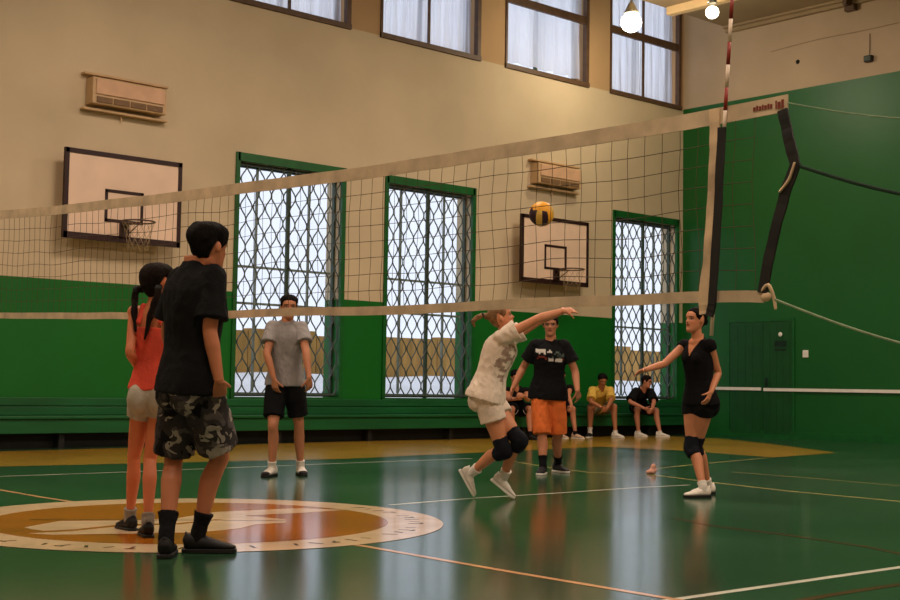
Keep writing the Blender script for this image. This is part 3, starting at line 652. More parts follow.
POSES = {
  'near': {"pelvis": [-0.968, 2.499, 0.884], "neck": [-0.981, 2.453, 1.541], "pfwd": [0.999, 0.048, 0.0], "cfwd": [0.995, 0.1, 0.0], "hip": [[-0.973, 2.589, 0.884], [-0.964, 2.409, 0.884]], "sho": [[-0.994, 2.602, 1.479], [-0.965, 2.312, 1.479]], "knee": [[-0.958, 2.676, 0.514], [-0.766, 2.519, 0.517]], "ankle": [[-1.078, 2.529, 0.1], [-0.844, 2.594, 0.1]], "elb": [[-1.0, 2.706, 1.197], [-1.003, 2.275, 1.184]], "wri": [[-0.948, 2.675, 0.942], [-0.964, 2.237, 0.929]], "hdir": [[0.524, 0.469, -0.711], [0.386, 0.454, -0.803]], "hpalm": [[-0.08, -0.592, 0.802], [-0.029, 0.643, 0.765]], "toe": [[0.591, 0.807, 0.0], [0.807, -0.591, 0.0]], "hfwd": [0.977, 0.203, -0.07], "head": [-0.939, 2.406, 1.643], "s": 1.0},
  'girl': {"pelvis": [-0.644, 3.462, 0.845], "neck": [-0.665, 3.434, 1.389], "pfwd": [0.769, 0.64, 0.0], "cfwd": [0.812, 0.584, 0.0], "hip": [[-0.683, 3.509, 0.845], [-0.604, 3.415, 0.845]], "sho": [[-0.743, 3.548, 1.338], [-0.582, 3.325, 1.338]], "knee": [[-0.663, 3.647, 0.458], [-0.639, 3.495, 0.453]], "ankle": [[-0.628, 3.737, 0.09], [-0.712, 3.368, 0.09]], "elb": [[-0.82, 3.45, 1.088], [-0.518, 3.481, 1.115]], "wri": [[-0.663, 3.592, 0.971], [-0.461, 3.641, 0.944]], "hdir": [[0.644, 0.764, 0.048], [0.266, 0.908, -0.322]], "hpalm": [[0.045, -0.703, 0.71], [-0.597, -0.597, 0.536]], "toe": [[0.126, 0.992, 0.0], [0.379, 0.926, 0.0]], "hfwd": [0.978, 0.203, -0.052], "head": [-0.662, 3.421, 1.51], "s": 0.93},
  'gray': {"pelvis": [2.979, 7.239, 0.894], "neck": [2.957, 7.202, 1.544], "pfwd": [-0.698, -0.716, -0.0], "cfwd": [-0.71, -0.704, -0.0], "hip": [[3.043, 7.177, 0.894], [2.914, 7.302, 0.894]], "sho": [[3.064, 7.1, 1.479], [2.855, 7.31, 1.479]], "knee": [[3.131, 7.198, 0.515], [2.804, 7.18, 0.499]], "ankle": [[3.206, 7.259, 0.09], [2.861, 7.262, 0.09]], "elb": [[3.018, 6.95, 1.224], [2.75, 7.236, 1.208]], "wri": [[3.002, 6.869, 0.977], [2.791, 7.163, 0.962]], "hdir": [[0.284, 0.255, -0.924], [0.174, 0.007, -0.985]], "hpalm": [[-0.079, 0.82, 0.566], [0.557, 0.18, 0.811]], "toe": [[-0.426, -0.905, 0.0], [-0.85, -0.526, 0.0]], "hfwd": [-0.504, -0.864, 0.0], "head": [2.964, 7.183, 1.684], "s": 1.0},
  'white': {"pelvis": [2.794, 4.117, 0.82], "neck": [2.879, 3.993, 1.36], "pfwd": [0.64, -0.769, 0.0], "cfwd": [0.556, -0.831, 0.0], "hip": [[2.856, 4.169, 0.82], [2.732, 4.066, 0.82]], "sho": [[2.991, 4.082, 1.319], [2.754, 3.923, 1.319]], "knee": [[2.943, 3.903, 0.485], [2.851, 3.993, 0.41]], "ankle": [[2.984, 4.124, 0.172], [2.828, 4.343, 0.205]], "elb": [[3.166, 3.887, 1.477], [2.953, 3.704, 1.478]], "wri": [[3.188, 3.65, 1.545], [3.188, 3.672, 1.546]], "hdir": [[0.981, -0.126, 0.147], [0.981, -0.126, 0.147]], "hpalm": [[-0.501, 0.576, -0.646], [-0.509, 0.554, -0.659]], "toe": [[0.535, -0.579, -0.616], [0.339, -0.367, -0.866]], "hfwd": [0.708, -0.599, 0.375], "head": [2.836, 4.021, 1.482], "s": 0.95},
  'orange': {"pelvis": [5.635, 6.136, 0.851], "neck": [5.623, 6.096, 1.43], "pfwd": [-0.722, -0.692, -0.0], "cfwd": [-0.746, -0.666, -0.0], "hip": [[5.695, 6.073, 0.851], [5.574, 6.199, 0.851]], "sho": [[5.726, 5.986, 1.372], [5.522, 6.215, 1.372]], "knee": [[5.734, 6.076, 0.424], [5.535, 6.123, 0.425]], "ankle": [[5.906, 6.232, 0.09], [5.489, 6.06, 0.09]], "elb": [[5.805, 5.904, 1.102], [5.48, 6.365, 1.127]], "wri": [[5.727, 5.794, 0.889], [5.354, 6.388, 0.909]], "hdir": [[0.499, 0.224, -0.837], [-0.527, -0.084, -0.846]], "hpalm": [[-0.233, 0.766, 0.599], [0.61, -0.603, 0.514]], "toe": [[-0.212, -0.977, 0.0], [-0.841, -0.541, 0.0]], "hfwd": [-0.768, -0.639, -0.052], "head": [5.614, 6.09, 1.591], "s": 0.97},
  'black': {"pelvis": [4.67, 3.411, 0.807], "neck": [4.626, 3.402, 1.364], "pfwd": [-0.984, 0.178, -0.0], "cfwd": [-0.997, 0.074, -0.0], "hip": [[4.655, 3.332, 0.807], [4.684, 3.491, 0.807]], "sho": [[4.62, 3.263, 1.312], [4.64, 3.543, 1.312]], "knee": [[4.713, 3.475, 0.43], [4.644, 3.466, 0.423]], "ankle": [[4.919, 3.498, 0.09], [4.585, 3.302, 0.09]], "elb": [[4.77, 3.284, 1.071], [4.419, 3.599, 1.142]], "wri": [[4.596, 3.229, 0.905], [4.179, 3.614, 1.085]], "hdir": [[-0.523, 0.062, -0.85], [-0.944, 0.172, -0.283]], "hpalm": [[0.202, 0.687, 0.698], [0.914, -0.405, 0.002]], "toe": [[-0.955, 0.296, 0.0], [-0.889, 0.458, 0.0]], "hfwd": [-0.964, 0.245, 0.105], "head": [4.61, 3.402, 1.529], "s": 0.95},
  'yellow': {"pelvis": [14.252, 12.941, 0.583], "neck": [13.985, 12.675, 0.971], "pfwd": [-0.212, -0.977, 0.0], "cfwd": [-0.458, -0.889, 0.0], "hip": [[14.34, 12.922, 0.583], [14.164, 12.96, 0.583]], "sho": [[14.168, 12.615, 0.939], [13.848, 12.78, 0.939]], "knee": [[14.18, 12.521, 0.63], [13.782, 12.764, 0.605]], "ankle": [[14.146, 12.463, 0.186], [13.795, 12.782, 0.178]], "elb": [[14.005, 12.457, 0.742], [13.681, 12.663, 0.718]], "wri": [[13.805, 12.38, 0.595], [13.722, 12.429, 0.612]], "hdir": [[-0.884, -0.345, -0.315], [-0.358, -0.883, -0.303]], "hpalm": [[0.559, 0.763, 0.324], [0.692, 0.662, 0.287]], "toe": [[0.048, -0.999, 0.0], [-0.885, -0.466, 0.0]], "hfwd": [-0.484, -0.767, -0.423], "head": [13.945, 12.617, 1.12], "s": 1.0},
  'dark': {"pelvis": [15.389, 12.907, 0.586], "neck": [15.169, 12.642, 0.956], "pfwd": [-0.212, -0.977, 0.0], "cfwd": [-0.212, -0.977, 0.0], "hip": [[15.477, 12.888, 0.586], [15.301, 12.926, 0.586]], "sho": [[15.364, 12.627, 0.923], [15.012, 12.703, 0.923]], "knee": [[15.364, 12.479, 0.557], [14.983, 12.634, 0.572]], "ankle": [[15.344, 12.375, 0.177], [15.039, 12.652, 0.17]], "elb": [[15.236, 12.437, 0.73], [14.793, 12.661, 0.723]], "wri": [[15.05, 12.335, 0.579], [14.971, 12.44, 0.595]], "hdir": [[-0.857, -0.272, -0.438], [-0.107, -0.944, -0.312]], "hpalm": [[0.43, 0.827, 0.361], [0.632, 0.686, 0.36]], "toe": [[0.305, -0.952, 0.0], [0.135, -0.991, 0.0]], "hfwd": [0.383, -0.913, -0.139], "head": [15.156, 12.558, 1.11], "s": 1.0},
  'hidA': {"pelvis": [12.014, 12.932, 0.563], "neck": [11.766, 12.718, 0.936], "pfwd": [-0.212, -0.977, 0.0], "cfwd": [-0.458, -0.889, 0.0], "hip": [[12.102, 12.913, 0.563], [11.926, 12.951, 0.563]], "sho": [[11.949, 12.655, 0.902], [11.629, 12.82, 0.902]], "knee": [[11.921, 12.52, 0.59], [11.61, 12.654, 0.586]], "ankle": [[11.883, 12.476, 0.173], [11.65, 12.688, 0.168]], "elb": [[11.795, 12.449, 0.748], [11.466, 12.611, 0.76]], "wri": [[11.574, 12.33, 0.817], [11.407, 12.358, 0.764]], "hdir": [[-0.975, -0.107, 0.195], [-0.191, -0.89, 0.414]], "hpalm": [[0.535, 0.837, -0.115], [0.718, 0.695, -0.022]], "toe": [[0.048, -0.999, 0.0], [-0.379, -0.926, 0.0]], "hfwd": [-0.43, -0.835, -0.342], "head": [11.705, 12.673, 1.145], "s": 1.0},
  'hidB': {"pelvis": [13.239, 12.955, 0.563], "neck": [13.053, 12.814, 1.004], "pfwd": [-0.212, -0.977, 0.0], "cfwd": [-0.212, -0.977, 0.0], "hip": [[13.327, 12.936, 0.563], [13.151, 12.974, 0.563]], "sho": [[13.246, 12.788, 0.964], [12.894, 12.865, 0.964]], "knee": [[13.095, 12.575, 0.59], [12.814, 12.709, 0.587]], "ankle": [[13.095, 12.51, 0.177], [12.889, 12.699, 0.154]], "elb": [[13.032, 12.631, 0.824], [12.699, 12.752, 0.766]], "wri": [[12.96, 12.477, 0.628], [12.627, 12.559, 0.608]], "hdir": [[-0.751, -0.409, -0.519], [-0.339, -0.893, -0.294]], "hpalm": [[0.393, 0.859, 0.328], [0.814, 0.51, 0.276]], "toe": [[0.048, -0.999, 0.0], [-0.039, -0.999, 0.0]], "hfwd": [-0.209, -0.962, -0.174], "head": [12.98, 12.785, 1.167], "s": 1.0}}
# ------------------------------------------------------------------ people
HZ = [-.004, .012, .035, .062, .090, .115, .140, .165, .190, .210, .225, .232]
HWD = [.024, .040, .052, .060, .066, .071, .075, .077, .072, .059, .037, .004]
HFR = [.078, .087, .088, .090, .092, .090, .096, .093, .080, .060, .032, .004]
HBK = [.020, -.010, -.040, -.066, -.082, -.092, -.098, -.101, -.095, -.079, -.048, -.004]
def cubic(x, xs, ys):
    i = max(0, min(len(xs)-2, int(np.searchsorted(xs, x)-1))); h = xs[i+1]-xs[i]; t = max(0, min(1, (x-xs[i])/h))
    def sl(k):
        if k == 0: return (ys[1]-ys[0])/(xs[1]-xs[0])
        if k == len(xs)-1: return (ys[-1]-ys[-2])/(xs[-1]-xs[-2])
        return (ys[k+1]-ys[k-1])/(xs[k+1]-xs[k-1])
    m0, m1 = sl(i)*h, sl(i+1)*h
    return (2*t**3-3*t*t+1)*ys[i]+(t**3-2*t*t+t)*m0+(-2*t**3+3*t*t)*ys[i+1]+(t**3-t*t)*m1
def G(a, s): return math.exp(-(a/s)**2)
def head_pt(z, ph):
    """skull and face surface: z 0 chin .. .232 crown, ph 0 = straight ahead; x right, y forward"""
    w = cubic(z, HZ, HWD); f = cubic(z, HZ, HFR); k = cubic(z, HZ, HBK)
    cy = (f+k)/2; d = (f-k)/2; s, c = math.sin(ph), math.cos(ph); e = .88
    x = w*math.copysign(abs(s)**e, s); y = cy+d*math.copysign(abs(c)**e, c)
    if c > 0:
        nose = .024*G(x, .011)*(max(0, min(1, (.126-z)/.036)) if z > .086 else max(0, 1-(.086-z)/.010))
        y += nose
        y += .006*G(x, .020)*G(z-.060, .010)-.005*G(x, .024)*G(z-.0605, .0022)-.004*G(x, .03)*G(z-.043, .007)+.005*G(x, .02)*G(z-.016, .012)
        y -= .009*(G(abs(x)-.033, .014)*G(z-.116, .011)); y += .004*(G(abs(x)-.033, .010)*G(z-.115, .006))
        y += .005*G(z-.136, .008)*G(abs(x)-.03, .025)+.004*G(abs(x)-.043, .014)*G(z-.088, .014)
    return x, y, z
class Head:
    def __init__(s, c, fwd, scale, roll=0):
        s.f = norm(fwd); s.r = norm(s.f.cross(UP)); s.u = s.r.cross(s.f)
        if roll:
            q = Matrix.Rotation(roll, 3, s.f); s.r = q @ s.r; s.u = q @ s.u
        s.c = V(c); s.k = scale
    def w(s, x, y, z): return s.c+(s.r*x+s.f*y+s.u*(z-.118))*s.k
    def local(s, co):
        d = (co-np.array(s.c))/s.k
        return d@np.array(s.r), d@np.array(s.f), d@np.array(s.u)+.118
    def skull(s, b):
        zs = [-.004]+list(np.linspace(.004, .226, 44))+[.2315]
        b.loft([[s.w(*head_pt(z, 2*math.pi*k/60)) for k in range(60)] for z in zs])
        for sg in (-1, 1):
            b.ell(s.w(sg*.077, -.008, .112), (.009*s.k, .017*s.k, .028*s.k), norm(s.r*1+s.f*sg*-.35), norm(s.f+s.r*sg*.35), s.u, 12, 8)
    def hair(s, name, m, parent, origin, thick, line, top=.02, seed=0, rough_=.006, extra=None, voxel=.006):
        """hair cap following the skull above the hairline: line(angle) -> height of the hair edge"""
        b = MB(); rings = []
        for z in list(np.linspace(.012, .226, 40))+[.2318]:
            ring = []
            for k in range(72):
                ph = 2*math.pi*k/72; a = abs(math.degrees(ph if ph <= math.pi else 2*math.pi-ph))
                x, y, zz = head_pt(z, ph); e = z-line(a); t = max(-1, min(1, e/.012))
                up = max(0, (z-.15)/.08)
                off = (thick(a, z) if callable(thick) else thick)*(.35+.65*min(1, max(0, e/.04))) if t > 0 else -.022*min(1, -t*1.5)
                n = noise.noise(V((x*28+seed, y*28, z*22)))
                if t > 0: off += rough_*n*1.4
                l = math.hypot(x, y+.005) or 1e-6
                ring.append(s.w(x+x/l*off*(1-.3*up), y+(y+.005)/l*off*(1-.3*up), zz+(top*up*up+up*rough_*n if t > 0 else 0)))
            rings.append(ring)
        b.loft(rings)
        if extra: extra(b)
        return b.skin(name, m, parent, origin, voxel=voxel, smooth=1)
EYEW = np.array(lin('#a8988a')[:3]); EYED = np.array(lin('#1e120c')[:3])
def skin_paint(hd, base, brow='#2a1810', lip='#8a4238', female=False, extra=None):
    base = np.array(base[:3]); brow = np.array(lin(brow)[:3]); lip = np.array(lin(lip)[:3])
    def f(co, no):
        x, y, z = hd.local(co); n = len(co); col = np.tile(base, (n, 1))
        near = (np.abs(x) < .1) & (y > .04) & (z > -.02) & (z < .24); ax = np.abs(x)
        blush = np.exp(-((ax-.045)/.02)**2-((z-.085)/.02)**2)*near; col *= (1-.0*blush[:, None]); col[:, 1] *= 1-.12*blush; col[:, 2] *= 1-.12*blush
        sock = np.exp(-((ax-.033)/.02)**2-((z-.118)/.012)**2)*near; col *= (1-.42*sock)[:, None]
        m = near & (((ax-.033)/.0145)**2+((z-.114)/.0055)**2 < 1); col[m] = EYEW
        m = near & (((ax-.033)/.0058)**2+((z-.1145)/.0058)**2 < 1); col[m] = EYED
        m = near & (np.abs(z-.120-.002*np.cos((ax-.033)*90)) < .0022) & (np.abs(ax-.033) < .016); col[m] = EYED
        m = near & (np.abs(z-(.133+.004*np.cos((ax-.032)*70))) < (.0042 if not female else .003)) & (np.abs(ax-.034) < .021); col[m] = brow
        m = near & (ax < .024) & (np.abs(z-.0605) < .0085*(1-(ax/.027)**2)); col[m] = lip
        m = near & (ax < .022) & (np.abs(z-.0607) < .0016); col[m] = lip*.35
        m = near & (np.abs(ax-.007) < .004) & (np.abs(z-.079) < .003); col[m] = base*.35
        if extra: col = extra(co, no, col)
        return np.c_[col, np.ones(n)]
    return f

class Body:
    """joint positions in world space -> one continuous body, clothes cut from the same frame"""
    def __init__(s, J, female=False, slim=1.0, dz=0, headk=1.0, lean=0):
        s.J = J; s.k = J['s']; s.fem = female; s.slim = slim; d = V((0, 0, dz))
        g = lambda n: V(J[n])+d; gl = lambda n: [V(q)+d for q in J[n]]
        s.pel, s.neck, s.headc = g('pelvis'), g('neck'), g('head')
        s.hip, s.sho, s.elb, s.wri, s.knee, s.ank = (gl(q) for q in ('hip', 'sho', 'elb', 'wri', 'knee', 'ankle'))
        s.toe = [V(q) for q in J['toe']]; s.hdir = [V(q) for q in J['hdir']]; s.hpalm = [V(q) for q in J['hpalm']]
        s.pf, s.cf = V(J['pfwd']), V(J['cfwd'])
        for i in (0, 1):
            if dz: s.ank[i].z = .09
        s.ax = (s.neck-s.pel).normalized(); s.hd = Head(s.headc, J['hfwd'], s.k*headk)
        s.root = V(((s.ank[0].x+s.ank[1].x)/2, (s.ank[0].y+s.ank[1].y)/2, 0))
        s.bend = lean
    def frame(s, t):
        """point and axes along the spine, t 0 hips .. 1 neck base"""
        c = s.pel.lerp(s.neck, t); tt = max(0, min(1, t))
        f = s.pf.lerp(s.cf, tt); f = (f-s.ax*f.dot(s.ax)).normalized(); r = f.cross(s.ax).normalized()
        c = c+f*(s.bend*4*tt*(1-tt)-.012*s.k)
        return c, r, f
    TM = [(-.17, .050, .055, -.01), (-.10, .125, .098, -.01), (0, .168, .118, -.012), (.14, .164, .110, -.006), (.33, .142, .098, 0), (.55, .156, .110, .004), (.74, .168, .116, .006), (.86, .150, .098, .0), (.94, .105, .076, -.006), (1.0, .064, .062, -.008), (1.08, .056, .058, -.004)]
    TF = [(-.17, .050, .055, -.01), (-.10, .130, .100, -.012), (0, .170, .118, -.014), (.14, .155, .104, -.006), (.36, .122, .086, 0), (.56, .135, .098, .004), (.74, .146, .106, .008), (.86, .128, .088, .0), (.94, .090, .066, -.006), (1.0, .054, .054, -.008), (1.08, .047, .050, -.004)]
    def torso(s, b, t0=-.17, t1=1.08, grow=0, gw=None, n=28, hang=False):
        T = s.TF if s.fem else s.TM; ts = [t0]+[q[0] for q in T if t0+.01 < q[0] < t1-.01]+[t1]; fine = []
        for a, c in zip(ts[:-1], ts[1:]): fine += [a, (a+c)/2]
        fine.append(ts[-1]); rings = []
        for t in fine:
            c, r, f = s.frame(t); xs = [q[0] for q in T]
            th_ = max(t, .02) if hang else t
            w = cubic(th_, xs, [q[1] for q in T])*s.k*s.slim; d = cubic(th_, xs, [q[2] for q in T])*s.k*s.slim; o = interp(th_, xs, [q[3] for q in T])*s.k
            e = grow+(gw(t) if gw else 0); w += e; d += e*.8; ring = []
            for k in range(n):
                a = 2*math.pi*k/n; ca, sa = math.cos(a), math.sin(a)
                ring.append(c+f*o+r*w*math.copysign(abs(ca)**.85, ca)+f*d*math.copysign(abs(sa)**.85, sa))
            rings.append(ring)
        b.loft(rings)
    def shoulders(s, b, g=0):
        k = s.k*s.slim
        for i, S in enumerate(s.sho):
            b.ell(S, (.056*k+g,)*3)
            c = s.neck-s.ax*.035*k
            b.tube([(s.neck-s.ax*.035*k, .040*k+g*.4), (s.neck.lerp(S, .5)-s.ax*.022*k, .044*k+g*.8), (S, .052*k+g)], n=14)
            b.tube([(s.frame(.72)[0].lerp(S, .35), .07*k+g), (S, .055*k+g)], n=14, sub=1)
    def arm_pts(s, i, g=0, k_=1):
        S, E, Wr = s.sho[i], s.elb[i], s.wri[i]; k = s.k*(.84 if s.fem else .98)*s.slim
        L = lambda a, c, t: a.lerp(c, t)
        return [(S, .054*k+g), (L(S, E, .35), .050*k+g), (L(S, E, .75), .043*k+g), (E, .040*k+g), (L(E, Wr, .28), .042*k+g), (L(E, Wr, .7), .033*k+g), (Wr, .026*k+g)]
    def leg_pts(s, i, g=0):
        H, K, A = s.hip[i], s.knee[i], s.ank[i]; k = s.k*(.93 if s.fem else 1)*s.slim; L = lambda a, c, t: a.lerp(c, t)
        sh = (A-K).normalized(); bk = -(s.toe[i]-sh*s.toe[i].dot(sh)); bk = bk.normalized() if bk.length > .05 else -s.pf
        th = (K-H).normalized()
        return [(H-th*.01, .094*k+g), (L(H, K, .3), .088*k+g), (L(H, K, .65), .072*k+g), (L(H, K, .9), .056*k+g), (K, .053*k+g), (L(K, A, .12)+bk*.006, .051*k+g), (L(K, A, .32)+bk*.018*k, .057*k+g), (L(K, A, .6)+bk*.010*k, .046*k+g), (L(K, A, .86)+bk*.002, .034*k+g), (A, .036*k+g)]
    def hand(s, b, i, curl=.35, spread=1.0):
        k = s.k*(.92 if s.fem else 1.0); w0 = s.wri[i]; d = norm(s.hdir[i]); pn = s.hpalm[i]; pn = norm(pn-d*pn.dot(d))
        # thumb side: for the left hand (i=0) d x pn, for the right the opposite
        side = d.cross(pn)*(1 if i == 1 else -1)
        side = norm(side)
        if getattr(s, 'thumb_fwd', True) and side.dot(s.cf) < 0: side = -side
        # palm
        rings = []
        for t, hw, th in ((-.02, .024, .020), (.0, .026, .019), (.03, .034, .017), (.06, .040, .015), (.088, .040, .013), (.096, .036, .010)):
            c = w0+d*t*k; rings.append([c+side*hw*k*math.cos(a)+pn*th*k*math.sin(a) for a in np.linspace(0, 2*math.pi, 17)[:-1]])
        b.loft(rings)
        for q, (sx, ln, ra) in enumerate(((.031, .072, .0088), (.0105, .080, .0092), (-.0105, .074, .0088), (-.030, .058, .0078))):
            p = w0+d*.086*k+side*sx*k; dirn = norm(d+side*(sx*2.2*spread)); pts = [(p-dirn*.02*k, ra*k)]; c_ = curl*(1+.12*q)
            for j, fr in enumerate((.44, .31, .25)):
                ang = c_*(.7 if j == 0 else 1.0); dirn = norm(dirn*math.cos(ang)+pn*math.sin(ang)); p = p+dirn*ln*fr*k; pts.append((p, ra*k*(1-.09*(j+1))))
            b.tube(pts, n=10, sub=2)
        p = w0+d*.022*k+side*.026*k; dirn = norm(d*.75+side*.62+pn*.30); pts = [(p-dirn*.015*k, .014*k), (p+dirn*.012*k, .013*k)]
        p = p+dirn*.036*k; pts.append((p, .0105*k)); dirn = norm(dirn*.9+pn*.35+d*.3); p = p+dirn*.030*k; pts.append((p, .0098*k)); dirn = norm(dirn+pn*.25); p = p+dirn*.022*k; pts.append((p, .0082*k))
        b.tube(pts, n=10, sub=2)
    def make_body(s, m, paint, parent, voxel, curl=(.35, .35), spread=(1, 1)):
        b = MB(); k = s.k; s.torso(b); s.shoulders(b)
        nb = s.neck-s.ax*.02*k; hb = s.hd.w(0, -.012, .045); mid = nb.lerp(hb, .5)
        rn = (.047 if s.fem else .057)*k
        b.tube([(nb-s.ax*.03*k, rn*1.08), (nb, rn*1.03), (mid, rn), (hb, rn*.98), (s.hd.w(0, -.012, .09), rn*.95)], n=20)
        s.hd.skull(b)
        for i in (0, 1):
            b.tube(s.arm_pts(i), n=18); s.hand(b, i, curl[i], spread[i]); b.tube(s.leg_pts(i), n=20)
            c, r, f = s.frame(-.04); b.ell(c-f*.045*k+r*(.072*k*(1 if i else -1)), (.072*k, .074*k, .09*k), r, f, s.ax)
            # foot inside the shoe
            fw, up = s.foot_axes(i); A = s.ank[i]
            b.tube([(A-up*.052*k-fw*.035*k, .026*k), (A-up*.054*k+fw*.04*k, .026*k), (A-up*.060*k+fw*.12*k, .016*k)], n=12)
            b.tube([(A, .035*k), (A-up*.05*k, .028*k)], n=12, sub=1)
        if s.fem:
            for sg in (-1, 1):
                c, r, f = s.frame(.70); b.ell(c+f*.075*k+r*sg*.062*k, (.058*k, .05*k, .058*k), r, f, s.ax)
        return b.skin('body', m, parent, s.root, voxel, 2, paint=paint)
    def foot_axes(s, i):
        fw = norm(s.toe[i]); sd = norm(fw.cross(UP)); return fw, sd.cross(fw)
    def shoe(s, i, m, msole, parent, toe_cap=None, name='shoe', len_=1.0):
        fw, up = s.foot_axes(i); sd = fw.cross(up); k = s.k*(.94 if s.fem else 1); A = s.ank[i]; O = A-up*min(.09*k, max(.02, A.z-.0)) if abs(fw.z) < .1 else A-up*.09*k
        if abs(fw.z) < .1: O.z = .0
        prof = [(-.078, .020, .060, .075), (-.068, .034, .022, .098), (-.03, .041, .018, .105), (.02, .043, .018, .092), (.06, .046, .018, .080), (.10, .049, .018, .066), (.14, .048, .018, .056), (.17, .041, .019, .048), (.192, .026, .022, .040), (.199, .010, .028, .034)]
        b = MB(); rings = []
        for x, w, lo, hi in prof:
            c = O+fw*x*k*len_; ring = []
            for a in np.linspace(0, 2*math.pi, 23)[:-1]:
                ca, sa = math.cos(a), math.sin(a); ring.append(c+sd*w*k*math.copysign(abs(ca)**.7, ca)*(1 if sa < 0 else 1-.18*sa)+up*((lo+hi)/2+(hi-lo)/2*math.copysign(abs(sa)**.7, sa))*k)
            rings.append(ring)
        b.loft(rings)
        for q in range(4):
            x = .045+q*.02; hz = interp(x, [p[0] for p in prof], [p[3] for p in prof])*k
            b.tube([(O+fw*x*k-sd*.022*k+up*(hz-.002), .004), (O+fw*(x+.006)*k+up*(hz+.004), .004), (O+fw*x*k+sd*.022*k+up*(hz-.002), .004)], n=6)
        b.tube([(O-fw*.055*k+up*.098*k+sd*.02*k*math.cos(0), .006), (O-fw*.066*k+up*.108*k, .008), (O-fw*.055*k+up*.098*k-sd*.02*k, .006)], n=6)
        def pnt(co, no):
            x = (co-np.array(O))@np.array(fw)/k; col = np.tile(np.array(m[1][:3]), (len(co), 1))
            if toe_cap is not None: col[x > .15] = toe_cap[:3]
            z = (co-np.array(O))@np.array(up)/k; col[(z > .09) & (x > -.04) & (x < .04)] *= .7
            return np.c_[col, np.ones(len(co))]
        sh = b.skin(name, m[0], parent, s.root, .006, 1, paint=pnt)
        b = MB(); rings = []
        for z, e in ((.001, -.001), (.004, .003), (.020, .003), (.024, -.002)):
            ring = []
            outl = [(x, w) for x, w, _, _ in prof]
            pts = [(x*len_, w+e) for x, w in outl]+[(x*len_, -w-e) for x, w in outl[::-1]]
            for x, w in pts: ring.append(O+fw*(x+(e if x > 0 else -e))*k+sd*w*k+up*z*k)
            rings.append(ring)
        b.loft(rings); b.build('sole', msole, sh, origin=s.root); return sh
    def sock(s, i, m, top, parent, g=.006):
        A, K = s.ank[i], s.knee[i]; fw, up = s.foot_axes(i); k = s.k*(.93 if s.fem else 1)
        d = (K-A).normalized(); fr = top/(K-A).length; P = s.leg_pts(i)
        b = MB(); rt = .034*k+.007+max(0, top-.05)*.13
        b.tube([(A-up*.045*k, .037*k+g), (A, .037*k+g), (A+d*top*.5, .036*k+g), (A+d*top, rt+g)], n=18, caps=False)
        return b.skin('sock', m, parent, s.root, .006, 1, fold=lambda p: .0025*noise.noise(p*45))
    def kneepad(s, i, m, parent):
        H, K, A = s.hip[i], s.knee[i], s.ank[i]; k = s.k; f = norm((K-(H+A)/2)) if (K-(H+A)/2).length > .03 else s.pf
        b = MB(); b.tube([(K.lerp(H, .24), .069*k), (K.lerp(H, .12)+f*.004, .069*k), (K+f*.012, .070*k), (K.lerp(A, .12)+f*.006, .066*k), (K.lerp(A, .22), .061*k)], n=20, caps=False)
        b.ell(K+f*.035*k, (.055*k, .055*k, .065*k))
        return b.skin('knee_pad', m, parent, s.root, .008, 2, fold=lambda p: .004*noise.noise(p*30))
    def folds(s, amp=.008, sc=9, seed=0):
        ax = s.ax
        def f(p):
            q = p+V((seed*3.1, seed, 0)); a = noise.noise(V((q.x*sc, q.y*sc, q.z*sc*.45)))
            c = noise.noise(V((q.x*sc*2.3, q.y*sc*2.3, q.z*sc*1.6+7))); return amp*(a*.8+(1-abs(c)*2.4)*.35)
        return f
    def shirt(s, name, m, parent, hem=-.06, ease=.022, sleeve=.7, sg=.032, flare=.02, voxel=.008, paint=None, amp=.008, neck=1.0, tank=False, seed=0, sleeve_flare=.014, shg=.014):
        b = MB(); k = s.k
        gw = lambda t: ease*(1 if t < .8 else max(.25, 1-(t-.8)*3.6))+(flare*max(0, (.45-t)/.5) if t < .45 else 0)
        s.torso(b, hem, neck, 0, gw, hang=True)
        if not tank and neck > .9:
            c, r, f = s.frame(.965); b.ell(c+f*.004*k, ((.084 if s.fem else .090)*k, .078*k, .045*k), r, (f*.94-s.ax*.34).normalized(), (s.ax*.94+f*.34).normalized())
        if s.fem:
            for sgn in (-1, 1):
                c, r, f = s.frame(.70); b.ell(c+f*.078*k+r*sgn*.062*k, (.062*k, .055*k, .066*k), r, f, s.ax)
        if not tank:
            s.shoulders(b, shg)
            for i in (0, 1):
                S, E = s.sho[i], s.elb[i]; e = S.lerp(E, sleeve)
                b.tube([(S+(S-E)*.06, .054*k+min(sg*.6, shg)), (S.lerp(E, sleeve*.4), .054*k+sg), (e, .050*k+sg+sleeve_flare)], n=20, caps=False)
        else:
            for sgn in (-1, 1):
                for fb_ in (-1, 1):
                    c, r, f = s.frame(.80); c2, r2, f2 = s.frame(.97)
                    b.tube([(c+r*sgn*.075*k+f*fb_*.085*k, .016), (c2+r2*sgn*.068*k+f2*fb_*.03*k+s.ax*.005, .017)], n=10, sub=1)
        return b.skin(name, m, parent, s.root, voxel, 2, fold=s.folds(amp, seed=seed), paint=paint)
